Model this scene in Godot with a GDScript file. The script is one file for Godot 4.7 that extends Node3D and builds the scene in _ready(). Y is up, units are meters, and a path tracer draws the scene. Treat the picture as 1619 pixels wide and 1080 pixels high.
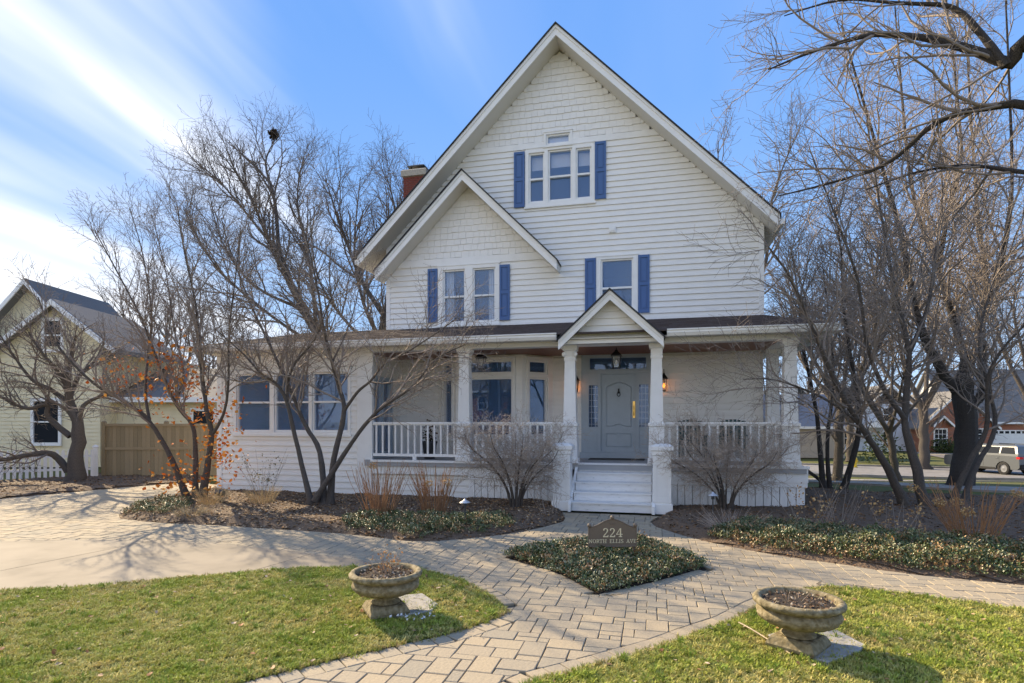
extends Node3D
# A white gabled house in late winter: paved drive and walk, planted beds, bare trees, neighbours behind.
var M := {}
var taken := {}
var house: Node3D
var rng := RandomNumberGenerator.new()

class MB:
	var v := PackedVector3Array()
	var n := PackedVector3Array()
	var ix := PackedInt32Array()
	var c := PackedColorArray()
	func tri(a: Vector3, b: Vector3, d: Vector3, out: Vector3) -> void:
		var nn := (d - a).cross(b - a)
		if nn.length_squared() < 1e-16:
			return
		nn = nn.normalized()
		var i := v.size()
		v.append(a)
		if nn.dot(out) < 0.0:
			nn = -nn
			v.append(d)
			v.append(b)
		else:
			v.append(b)
			v.append(d)
		for k in 3:
			n.append(nn)
			ix.append(i + k)
	func face(p: Array, out: Vector3) -> void:
		for k in range(1, p.size() - 1):
			tri(p[0], p[k], p[k + 1], out)
	func box(lo: Vector3, hi: Vector3, xf := Transform3D()) -> void:
		var q := []
		for k in 8:
			q.append(xf * Vector3(hi.x if k & 1 else lo.x, hi.y if k & 2 else lo.y, hi.z if k & 4 else lo.z))
		var b := xf.basis
		face([q[0], q[2], q[6], q[4]], -b.x)
		face([q[1], q[3], q[7], q[5]], b.x)
		face([q[0], q[1], q[5], q[4]], -b.y)
		face([q[2], q[3], q[7], q[6]], b.y)
		face([q[0], q[1], q[3], q[2]], -b.z)
		face([q[4], q[5], q[7], q[6]], b.z)
	# outline in x and y, from z0 to z1
	func prism(poly: PackedVector2Array, z0: float, z1: float, xf := Transform3D()) -> void:
		var t := Geometry2D.triangulate_polygon(poly)
		var bz := xf.basis.z
		for k in range(0, t.size(), 3):
			var a := poly[t[k]]
			var b := poly[t[k + 1]]
			var d := poly[t[k + 2]]
			tri(xf * Vector3(a.x, a.y, z1), xf * Vector3(b.x, b.y, z1), xf * Vector3(d.x, d.y, z1), bz)
			tri(xf * Vector3(a.x, a.y, z0), xf * Vector3(b.x, b.y, z0), xf * Vector3(d.x, d.y, z0), -bz)
		var cw := Geometry2D.is_polygon_clockwise(poly)
		for k in poly.size():
			var a := poly[k]
			var b := poly[(k + 1) % poly.size()]
			var e := b - a
			var o := Vector3(-e.y, e.x, 0) if cw else Vector3(e.y, -e.x, 0)
			face([xf * Vector3(a.x, a.y, z0), xf * Vector3(b.x, b.y, z0), xf * Vector3(b.x, b.y, z1), xf * Vector3(a.x, a.y, z1)], xf.basis * o)
	# a flat paving stone with a chamfered top; the outline is in x and z
	func stone(poly: PackedVector2Array, y0: float, y1: float, inset: float) -> void:
		var mid := Vector2.ZERO
		for p in poly:
			mid += p
		mid /= poly.size()
		var top := []
		var low := []
		for p in poly:
			var d := mid - p
			var q := p + d.normalized() * minf(inset * 1.4, d.length() * 0.5)
			top.append(Vector3(q.x, y1, q.y))
			low.append(Vector3(p.x, y1 - inset, p.y))
		face(top, Vector3.UP)
		for k in poly.size():
			var j := (k + 1) % poly.size()
			var o: Vector3 = (low[k] + low[j]) * 0.5 - Vector3(mid.x, y1 - 0.2, mid.y)
			face([low[k], low[j], top[j], top[k]], o)
			face([low[k], low[j], Vector3(low[j].x, y0, low[j].z), Vector3(low[k].x, y0, low[k].z)], Vector3(o.x, 0, o.z))
	func tube(p: PackedVector3Array, r: PackedFloat32Array, sides: int) -> void:
		var base := v.size()
		var ref := Vector3.RIGHT
		var m := p.size()
		for i in m:
			var d := (p[mini(i + 1, m - 1)] - p[maxi(i - 1, 0)]).normalized()
			if absf(ref.dot(d)) > 0.9:
				ref = Vector3.FORWARD if absf(d.z) < 0.9 else Vector3.RIGHT
			ref = (ref - d * ref.dot(d)).normalized()
			var s := d.cross(ref)
			for k in sides:
				var a := TAU * k / sides
				var o := ref * cos(a) + s * sin(a)
				v.append(p[i] + o * r[i])
				n.append(o)
		for i in m - 1:
			for k in sides:
				var a := base + i * sides + k
				var b := base + i * sides + (k + 1) % sides
				ix.append_array([a, a + sides, b, b, a + sides, b + sides])
	func lathe(prof: Array, seg: int, xf := Transform3D(), wob := 0.0) -> void:
		var base := v.size()
		var m := prof.size()
		for i in m:
			var t: Vector2 = (prof[mini(i + 1, m - 1)] - prof[maxi(i - 1, 0)]).normalized()
			for k in seg + 1:
				var a := TAU * k / seg
				var o := Vector3(cos(a), 0, sin(a))
				var rr: float = prof[i].x * (1.0 + wob * sin(a * 16.0) * (1.0 if i > 1 else 0.0))
				v.append(xf * (o * rr + Vector3(0, prof[i].y, 0)))
				n.append((xf.basis * (o * t.y - Vector3(0, t.x, 0))).normalized())
		for i in m - 1:
			for k in seg:
				var a := base + i * (seg + 1) + k
				var b := a + seg + 1
				ix.append_array([a, a + 1, b, a + 1, b + 1, b])
	# square sections stacked: each is [y, half width in x, half width in z]
	func stack(sec: Array, at: Vector3) -> void:
		for i in sec.size() - 1:
			var a: Array = sec[i]
			var b: Array = sec[i + 1]
			for s in [[1, 0], [-1, 0], [0, 1], [0, -1]]:
				var q := []
				for e in [[a, -1], [a, 1], [b, 1], [b, -1]]:
					var w: Array = e[0]
					if s[0] != 0:
						q.append(at + Vector3(s[0] * w[1], w[0], e[1] * w[2]))
					else:
						q.append(at + Vector3(e[1] * w[1], w[0], s[1] * w[2]))
				face(q, Vector3(s[0], 0, s[1]) + Vector3(0, 0.9 if a[1] > b[1] else -0.9, 0) * (1.0 if absf(a[0] - b[0]) < 0.004 else 0.0))
		for e in [[sec[0], -1.0], [sec[-1], 1.0]]:
			var w: Array = e[0]
			face([at + Vector3(-w[1], w[0], -w[2]), at + Vector3(w[1], w[0], -w[2]), at + Vector3(w[1], w[0], w[2]), at + Vector3(-w[1], w[0], w[2])], Vector3(0, e[1], 0))
	func mesh() -> ArrayMesh:
		var a := []
		a.resize(Mesh.ARRAY_MAX)
		a[Mesh.ARRAY_VERTEX] = v
		a[Mesh.ARRAY_NORMAL] = n
		a[Mesh.ARRAY_INDEX] = ix
		if c.size() == v.size() and v.size() > 0:
			a[Mesh.ARRAY_COLOR] = c
		var r := ArrayMesh.new()
		r.add_surface_from_arrays(Mesh.PRIMITIVE_TRIANGLES, a)
		return r

func numbered(called: String) -> String:
	var k: int = taken.get(called, 0)
	taken[called] = k + 1
	return called if k == 0 else "%s_%03d" % [called, k]

func meta(o: Node, label := "", category := "", group := "", kind := "") -> Node:
	for e in [["label", label], ["category", category], ["group", group], ["kind", kind]]:
		if e[1]:
			o.set_meta(e[0], e[1])
	return o

func thing(called: String, label: String, category: String, at := Vector3.ZERO, turn := 0.0, group := "") -> Node3D:
	var o := Node3D.new()
	o.name = numbered(called)
	add_child(o)
	o.position = at
	o.rotation.y = turn
	meta(o, label, category, group)
	return o

func part(parent: Node, called: String, mb, m: Material, label := "") -> MeshInstance3D:
	var o := MeshInstance3D.new()
	o.name = called
	o.mesh = mb.mesh() if mb is MB else mb
	o.material_override = m
	parent.add_child(o, true)
	if label:
		o.set_meta("label", label)
	return o

func setting(called: String, mb, m: Material, kind := "structure") -> MeshInstance3D:
	var o := part(self, numbered(called), mb, m)
	o.set_meta("kind", kind)
	return o

func scatter(parent: Node, called: String, mesh: Mesh, m: Material, where: Array, tints: Array, label := "", category := "") -> MultiMeshInstance3D:
	var mm := MultiMesh.new()
	mm.transform_format = MultiMesh.TRANSFORM_3D
	mm.use_colors = true
	mm.mesh = mesh
	mm.instance_count = where.size()
	for i in where.size():
		mm.set_instance_transform(i, where[i])
		mm.set_instance_color(i, tints[i])
	var o := MultiMeshInstance3D.new()
	o.name = called if parent != self else numbered(called)
	o.multimesh = mm
	o.material_override = m
	parent.add_child(o, true)
	meta(o, label, category, "", "stuff")
	return o

func gray(x: float) -> Color:
	return Color(x, x, x).linear_to_srgb()

func noise_tex(freq: float, oct: int, ramp: Array, sd: int, size := 512, cellular := false) -> NoiseTexture2D:
	var f := FastNoiseLite.new()
	f.noise_type = FastNoiseLite.TYPE_CELLULAR if cellular else FastNoiseLite.TYPE_SIMPLEX_SMOOTH
	f.frequency = freq
	f.fractal_type = FastNoiseLite.FRACTAL_FBM
	f.fractal_octaves = oct
	f.seed = sd
	var t := NoiseTexture2D.new()
	t.width = size
	t.height = size
	t.seamless = true
	t.noise = f
	if ramp.size():
		var g := Gradient.new()
		var offs := PackedFloat32Array()
		var cols := PackedColorArray()
		for i in ramp.size():
			offs.append(float(i) / (ramp.size() - 1))
			cols.append(ramp[i] if ramp[i] is Color else gray(ramp[i]))
		g.offsets = offs
		g.colors = cols
		t.color_ramp = g
	return t

var tx := {}
func mat(called: String, lin: Color, rough := 0.8, tex := "", scale := Vector3.ONE, bump := 0.0, bump_tex := "bump", metal := 0.0) -> StandardMaterial3D:
	var m := StandardMaterial3D.new()
	m.resource_name = called
	m.albedo_color = lin.linear_to_srgb()
	m.roughness = rough
	m.metallic = metal
	if tex or bump > 0.0:
		m.uv1_triplanar = true
		m.uv1_world_triplanar = true
		m.uv1_scale = scale
	if tex:
		m.albedo_texture = tx[tex]
	if bump > 0.0:
		m.heightmap_enabled = true
		m.heightmap_scale = bump
		m.heightmap_texture = tx[bump_tex]
	M[called] = m
	return m

func materials() -> void:
	tx.bump = noise_tex(0.03, 5, [], 11)
	tx.soft = noise_tex(0.008, 4, [0.90, 0.97, 1.0], 3)
	tx.grain = noise_tex(0.06, 4, [0.72, 0.9, 1.0], 5)
	tx.blot = noise_tex(0.012, 5, [0.55, 0.8, 0.92, 1.0], 7)
	tx.fleck = noise_tex(0.12, 3, [0.35, 0.75, 1.0], 9)
	tx.stain = noise_tex(0.02, 5, [Color(0.30, 0.28, 0.20), Color(0.62, 0.58, 0.46), Color(0.78, 0.75, 0.66), Color(1, 0.98, 0.92)], 13)
	tx.stepwear = noise_tex(0.015, 5, [0.45, 0.9, 0.95, 0.97, 1.0, 1.0, 1.0], 23)
	tx.turf = noise_tex(0.02, 5, [Color(0.45, 0.40, 0.22), Color(0.60, 0.62, 0.28), Color(0.50, 0.58, 0.22), Color(0.8, 0.78, 0.42)], 17)
	tx.bark = noise_tex(0.03, 4, [0.35, 0.62, 0.85, 1.0], 29)
	tx.brick = noise_tex(0.07, 3, [Color(0.62, 0.5, 0.46), Color(0.9, 0.8, 0.75), Color(1, 1, 1)], 19)
	mat("siding", Color(0.86, 0.85, 0.815), 0.55, "soft", Vector3(0.4, 1.5, 0.4), 0.06)
	mat("trim", Color(0.87, 0.87, 0.85), 0.5, "soft", Vector3(0.5, 0.5, 0.5), 0.03)
	mat("worn_paint", Color(0.80, 0.80, 0.79), 0.65, "stepwear", Vector3(0.5, 2.0, 2.0), 0.1) if tx.has("stepwear") else mat("worn_paint", Color(0.80, 0.80, 0.79), 0.65, "soft", Vector3(0.6, 6.0, 6.0), 0.1)
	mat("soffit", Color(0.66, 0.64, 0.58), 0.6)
	mat("ceiling_wood", Color(0.24, 0.085, 0.05), 0.45, "grain", Vector3(0.3, 3, 3))
	mat("porch_paint", Color(0.36, 0.37, 0.38), 0.55, "soft", Vector3(1, 1, 1))
	mat("shutter_blue", Color(0.045, 0.12, 0.31), 0.45)
	mat("door_blue", Color(0.42, 0.49, 0.55), 0.45, "soft", Vector3(1, 1, 1))
	mat("brass", Color(0.75, 0.5, 0.16), 0.25, "", Vector3.ONE, 0.0, "", 1.0)
	mat("iron", Color(0.02, 0.02, 0.022), 0.45, "", Vector3.ONE, 0.0, "", 0.3)
	mat("dark_metal", Color(0.06, 0.065, 0.07), 0.5, "", Vector3.ONE, 0.0, "", 0.4)
	mat("shingle_brown", Color(0.115, 0.085, 0.075), 0.9, "fleck", Vector3(3, 3, 3), 0.4)
	mat("shingle_gray", Color(0.24, 0.23, 0.22), 0.9, "fleck", Vector3(2, 2, 2), 0.4)
	mat("shingle_dark", Color(0.05, 0.052, 0.058), 0.9, "fleck", Vector3(2, 2, 2), 0.3)
	mat("chimney_brick", Color(0.25, 0.075, 0.055), 0.85, "brick", Vector3(2, 2, 2), 0.2)
	mat("mortar", Color(0.33, 0.29, 0.26), 0.9)
	mat("brick_wall", Color(0.47, 0.25, 0.17), 0.85, "brick", Vector3(1.2, 3.0, 1.2))
	mat("limestone", Color(0.5, 0.46, 0.38), 0.85, "blot", Vector3(2, 2, 2), 0.2)
	mat("urn_stone", Color(0.50, 0.46, 0.38), 0.9, "stain", Vector3(1.6, 1.6, 1.6), 0.7)
	mat("slab_stone", Color(0.40, 0.385, 0.36), 0.9, "blot", Vector3(1.2, 1.2, 1.2), 0.4)
	mat("soil", Color(0.055, 0.04, 0.028), 0.95, "fleck", Vector3(2, 2, 2), 1.5)
	mat("mulch", Color(0.19, 0.13, 0.085), 0.95, "fleck", Vector3(1.3, 1.3, 1.3), 2.0)
	mat("turf_soil", Color(0.30, 0.30, 0.10), 0.95, "turf", Vector3(0.35, 0.35, 0.35), 1.0)
	mat("ground", Color(0.30, 0.27, 0.14), 0.95, "turf", Vector3(0.11, 0.11, 0.11), 2.0)
	mat("concrete", Color(0.275, 0.235, 0.18), 0.85, "blot", Vector3(0.16, 0.16, 0.16), 0.15)
	mat("sand_joint", Color(0.25, 0.21, 0.15), 0.95, "fleck", Vector3(2, 2, 2))
	mat("asphalt", Color(0.24, 0.23, 0.22), 0.9, "blot", Vector3(0.2, 0.2, 0.2), 0.2)
	mat("sidewalk", Color(0.33, 0.30, 0.26), 0.9, "blot", Vector3(0.3, 0.3, 0.3))
	for e in [[0, 0.40, 0.335, 0.235], [1, 0.38, 0.32, 0.23], [2, 0.355, 0.305, 0.225], [3, 0.42, 0.345, 0.235], [4, 0.33, 0.29, 0.22]]:
		mat("paver%d" % e[0], Color(e[1], e[2], e[3]), 0.9, "grain", Vector3(1.5, 1.5, 1.5), 0.25)
	var pv := mat("paver_mix", Color(1, 1, 1), 0.9, "grain", Vector3(1.5, 1.5, 1.5), 0.25)
	pv.vertex_color_use_as_albedo = true
	mat("bark", Color(0.16, 0.135, 0.115), 0.95, "bark", Vector3(5, 0.9, 5), 2.5)
	mat("bark_dark", Color(0.085, 0.072, 0.062), 0.95, "bark", Vector3(5, 0.9, 5), 2.5)
	mat("twig", Color(0.27, 0.225, 0.19), 0.9)
	mat("twig_pale", Color(0.44, 0.36, 0.29), 0.9)
	mat("twig_far", Color(0.17, 0.142, 0.122), 0.9)
	mat("cane_red", Color(0.34, 0.18, 0.085), 0.85)
	mat("straw", Color(0.50, 0.37, 0.19), 0.9)
	var lf := mat("leaf", Color(1, 1, 1), 0.6)
	lf.vertex_color_use_as_albedo = true
	lf.metallic_specular = 0.2
	lf.backlight_enabled = true
	lf.backlight = Color(0.5, 0.5, 0.5)
	var gl := mat("gloss_leaf", Color(1, 1, 1), 0.38)
	gl.vertex_color_use_as_albedo = true
	gl.backlight_enabled = true
	gl.backlight = Color(0.25, 0.25, 0.25)
	var p := mat("pane", Color(0.20, 0.42, 0.85), 0.015, "", Vector3.ONE, 0.0, "", 0.25)  # blue sky reflection is put into the glass tint and metallic value
	p.transparency = BaseMaterial3D.TRANSPARENCY_ALPHA
	p.albedo_color.a = 0.06
	var q := mat("clear_pane", Color(0.9, 0.9, 0.9), 0.02)
	q.transparency = BaseMaterial3D.TRANSPARENCY_ALPHA
	q.albedo_color.a = 0.1
	mat("curtain", Color(0.72, 0.72, 0.70), 0.8)
	mat("blind", Color(0.80, 0.80, 0.78), 0.7)
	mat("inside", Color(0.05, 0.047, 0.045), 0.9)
	mat("yellow_siding", Color(0.80, 0.71, 0.48), 0.7, "soft", Vector3(0.4, 0.4, 0.4))
	mat("beige_wall", Color(0.5, 0.42, 0.33), 0.8)
	mat("pale_blue_wall", Color(0.62, 0.66, 0.72), 0.7)
	mat("roof_blue", Color(0.14, 0.18, 0.26), 0.8, "fleck", Vector3(1, 1, 1))
	mat("fence_wood", Color(0.36, 0.28, 0.17), 0.9, "grain", Vector3(3, 0.3, 3), 0.2)
	mat("fence_wood_b", Color(0.30, 0.235, 0.14), 0.9, "grain", Vector3(3, 0.3, 3), 0.2)
	mat("picket_white", Color(0.78, 0.78, 0.78), 0.6)
	mat("bronze", Color(0.165, 0.125, 0.088), 0.55, "soft", Vector3(4, 4, 4))
	mat("gold_letter", Color(0.78, 0.68, 0.44), 0.5)
	mat("car_paint", Color(0.085, 0.095, 0.10), 0.35, "", Vector3.ONE, 0.0, "", 0.15)
	M["car_paint"].clearcoat_enabled = true
	mat("car_glass", Color(0.02, 0.024, 0.03), 0.12)
	M["car_glass"].metallic_specular = 0.25
	mat("rubber", Color(0.018, 0.018, 0.018), 0.85)
	mat("alloy", Color(0.4, 0.4, 0.4), 0.35, "", Vector3.ONE, 0.0, "", 0.8)
	mat("red_lens", Color(0.6, 0.02, 0.02), 0.2)
	mat("hydrant_yellow", Color(0.75, 0.5, 0.02), 0.5)
	mat("teal_wood", Color(0.03, 0.085, 0.09), 0.6)
	mat("terracotta", Color(0.35, 0.14, 0.08), 0.85)
	mat("cord_tan", Color(0.5, 0.4, 0.28), 0.8)
	mat("gray_metal", Color(0.55, 0.56, 0.57), 0.4, "", Vector3.ONE, 0.0, "", 0.5)
	var am := mat("lamp_glow", Color(0.9, 0.55, 0.2), 0.4)
	am.emission_enabled = true
	am.emission = Color(1.0, 0.55, 0.18)
	am.emission_energy_multiplier = 1.3

func sky_image() -> ImageTexture:
	var w := 2048
	var h := 1024
	var im := Image.create(w, h, false, Image.FORMAT_RGBF)
	var f := FastNoiseLite.new()
	f.noise_type = FastNoiseLite.TYPE_SIMPLEX_SMOOTH
	f.frequency = 0.55
	f.fractal_type = FastNoiseLite.FRACTAL_FBM
	f.fractal_octaves = 5
	f.seed = 4
	var g := FastNoiseLite.new()
	g.noise_type = FastNoiseLite.TYPE_SIMPLEX_SMOOTH
	g.frequency = 0.16
	g.fractal_octaves = 3
	g.seed = 21
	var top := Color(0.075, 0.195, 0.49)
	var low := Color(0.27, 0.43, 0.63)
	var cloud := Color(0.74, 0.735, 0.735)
	im.fill(Color(0.42, 0.40, 0.36))
	for j in h / 2 + 2:
		var th := PI * (j + 0.5) / h
		var y := maxf(cos(th), 0.004)
		var s := sin(th)
		var grad := pow(1.0 - y, 2.6)
		for i in w:
			var ph := TAU * (i + 0.5) / w
			var x := s * sin(ph)
			var z := -s * cos(ph)
			var q := 1.0 / (y + 0.06)
			var px := x * q
			var pz := z * q
			# streaks run from upper right down to the left
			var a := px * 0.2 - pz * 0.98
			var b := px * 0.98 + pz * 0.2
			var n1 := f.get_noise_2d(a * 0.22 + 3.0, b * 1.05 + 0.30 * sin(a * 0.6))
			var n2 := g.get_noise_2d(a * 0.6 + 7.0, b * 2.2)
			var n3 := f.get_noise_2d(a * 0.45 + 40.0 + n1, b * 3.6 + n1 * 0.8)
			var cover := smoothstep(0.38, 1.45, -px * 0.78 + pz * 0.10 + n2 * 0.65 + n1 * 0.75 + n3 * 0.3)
			cover = clampf(cover * (0.62 + n1 * 0.55 + n3 * 0.3 + clampf(pz * 0.2, 0.0, 0.3)), 0.0, 1.0)  # more cloud added behind the viewer, unseen, to brighten the shaded house front
			var haze := 0.25 * pow(1.0 - y, 7.0) + clampf(0.08 + n1 * 0.07 + n2 * 0.08 + n3 * 0.05 + 0.06 * pz, 0.0, 0.45)  # haze also thickened behind the viewer for the same fill light
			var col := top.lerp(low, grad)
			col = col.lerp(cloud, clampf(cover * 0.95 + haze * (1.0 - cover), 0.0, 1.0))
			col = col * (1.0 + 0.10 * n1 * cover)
			im.set_pixel(i, j, col)
	return ImageTexture.create_from_image(im)

func view_and_light() -> void:
	var cam := Camera3D.new()
	cam.name = "camera"
	cam.position = Vector3(0, 1.9, 0)
	cam.projection = Camera3D.PROJECTION_FRUSTUM
	cam.near = 0.1
	cam.far = 900.0
	cam.size = 0.1 * 1080.0 / 930.0
	cam.frustum_offset = Vector2(0, 0.1 * (668.0 - 540.0) / 930.0)
	add_child(cam)
	cam.current = true
	var e := Environment.new()
	e.background_mode = Environment.BG_SKY
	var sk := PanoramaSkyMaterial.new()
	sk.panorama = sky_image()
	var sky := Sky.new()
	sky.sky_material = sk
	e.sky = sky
	e.tonemap_mode = Environment.TONE_MAPPER_LINEAR
	e.tonemap_exposure = 1.95
	e.sdfgi_enabled = true
	e.ssao_enabled = true
	e.ssil_enabled = true
	var we := WorldEnvironment.new()
	we.name = "environment"
	we.environment = e
	add_child(we)
	var sun := DirectionalLight3D.new()
	sun.name = "sun"
	sun.light_energy = 1.6
	sun.light_color = Color(1.0, 0.91, 0.76)
	sun.light_angular_distance = 0.5
	sun.shadow_enabled = true
	add_child(sun)
	var el := deg_to_rad(32.0)
	var to_sun := Vector3(-0.72 * cos(el), sin(el), -0.69 * cos(el))
	sun.basis = Basis.looking_at(-to_sun, Vector3.UP)

func _ready() -> void:
	rng.seed = 77
	view_and_light()
	materials()
	ground_and_paving()
	build_house()
	neighbours()
	trees()
	garden()
	small_things()

# ---------------------------------------------------------------- ground
func gy(x: float, z: float) -> float:
	return -1.25 * smoothstep(17.0, 34.0, -z) * smoothstep(5.0, 10.0, x)

func inside(p: Vector2, poly: PackedVector2Array) -> bool:
	return Geometry2D.is_point_in_polygon(p, poly)

func edge_dist(p: Vector2, poly: PackedVector2Array) -> float:
	var best := 1e9
	for k in poly.size():
		var q := Geometry2D.get_closest_point_to_segment(p, poly[k], poly[(k + 1) % poly.size()])
		best = minf(best, p.distance_squared_to(q))
	return sqrt(best)

var BED_LEFT: PackedVector2Array
var BED_RIGHT: PackedVector2Array
var DIAMOND: PackedVector2Array
var FENCE_STRIP: PackedVector2Array
var LAWN_LEFT: PackedVector2Array
var LAWN_RIGHT: PackedVector2Array
var PAD: PackedVector2Array

func smooth_poly(p: PackedVector2Array, closed := true) -> PackedVector2Array:
	# one round of corner cutting keeps drawn curves from looking faceted
	var r := PackedVector2Array()
	for k in p.size():
		var a := p[k]
		var b := p[(k + 1) % p.size()]
		if a.distance_to(b) < 0.05:
			r.append(a)
			continue
		r.append(a.lerp(b, 0.22))
		r.append(a.lerp(b, 0.78))
	return r

func bed_h(x: float, z: float, poly: PackedVector2Array, rise: float) -> float:
	var d := edge_dist(Vector2(x, z), poly)
	return minf(d * 0.45, rise) + 0.012 * sin(x * 5.1 + z * 3.7) + 0.01 * sin(x * 11.0 - z * 8.0)

func bed(called: String, poly: PackedVector2Array, rise: float, m: Material, cell: float) -> void:
	var lo := poly[0]
	var hi := poly[0]
	for p in poly:
		lo = Vector2(minf(lo.x, p.x), minf(lo.y, p.y))
		hi = Vector2(maxf(hi.x, p.x), maxf(hi.y, p.y))
	var mb := MB.new()
	var nx := int((hi.x - lo.x) / cell) + 2
	var nz := int((hi.y - lo.y) / cell) + 2
	var hs := {}
	for i in nx + 1:
		for j in nz + 1:
			var p := Vector2(lo.x + i * cell, lo.y + j * cell)
			if inside(p, poly):
				hs[Vector2i(i, j)] = Vector3(p.x, gy(p.x, p.y) - 0.01 + bed_h(p.x, p.y, poly, rise), p.y)
	for k in hs.keys():
		var q := []
		for o in [Vector2i(0, 0), Vector2i(1, 0), Vector2i(1, 1), Vector2i(0, 1)]:
			if hs.has(k + o):
				q.append(hs[k + o])
		if q.size() >= 3:
			mb.face(q, Vector3.UP)
	# the skirt down to the paving follows the drawn edge
	for k in poly.size():
		var a := poly[k]
		var b := poly[(k + 1) % poly.size()]
		var steps := maxi(1, int(a.distance_to(b) / cell))
		for s in steps:
			var p := a.lerp(b, float(s) / steps)
			var r := a.lerp(b, float(s + 1) / steps)
			var inw := (r - p).orthogonal().normalized()
			if not inside((p + r) * 0.5 + inw * 0.02, poly):
				inw = -inw
			var pi := p + inw * cell * 1.5
			var ri := r + inw * cell * 1.5
			mb.face([Vector3(p.x, gy(p.x, p.y) - 0.03, p.y), Vector3(r.x, gy(r.x, r.y) - 0.03, r.y), Vector3(ri.x, gy(ri.x, ri.y) - 0.006 + bed_h(ri.x, ri.y, poly, rise), ri.y), Vector3(pi.x, gy(pi.x, pi.y) - 0.006 + bed_h(pi.x, pi.y, poly, rise), pi.y)], Vector3.UP)
	setting(called, mb, m)

func flat_sheet(poly: PackedVector2Array, y: float) -> MB:
	var mb := MB.new()
	var t := Geometry2D.triangulate_polygon(poly)
	for k in range(0, t.size(), 3):
		var q := []
		for j in 3:
			q.append(Vector3(poly[t[k + j]].x, y, poly[t[k + j]].y))
		mb.face(q, Vector3.UP)
	return mb

func to_local2(p: Vector2) -> Vector2:
	var d := p - Vector2(2.574, -15.7)
	var c := cos(deg_to_rad(13.6))
	var s := sin(deg_to_rad(13.6))
	return Vector2(d.x * c + d.y * s, -d.x * s + d.y * c)

func to_world2(q: Vector2) -> Vector2:
	var c := cos(deg_to_rad(13.6))
	var s := sin(deg_to_rad(13.6))
	return Vector2(2.574 + q.x * c - q.y * s, -15.7 + q.x * s + q.y * c)

func strip_poly(line: PackedVector2Array, w: float) -> PackedVector2Array:
	var a := PackedVector2Array()
	var b := PackedVector2Array()
	for k in line.size():
		var d := (line[mini(k + 1, line.size() - 1)] - line[maxi(k - 1, 0)]).normalized()
		var o := d.orthogonal() * w
		a.append(line[k] + o)
		b.append(line[k] - o)
	b.reverse()
	a.append_array(b)
	return a

func course(line: PackedVector2Array, w: float, l: float, out: Array) -> void:
	# stones set side by side along a line, each w deep to its left and l long
	var c := Curve2D.new()
	c.bake_interval = 0.05
	for p in line:
		c.add_point(p)
	var n := int(c.get_baked_length() / l)
	for k in n:
		var a := c.sample_baked(k * l + 0.004)
		var b := c.sample_baked((k + 1) * l - 0.004)
		var o := (b - a).orthogonal().normalized() * w
		out.append(PackedVector2Array([a, b, b + o, a + o]))

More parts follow.
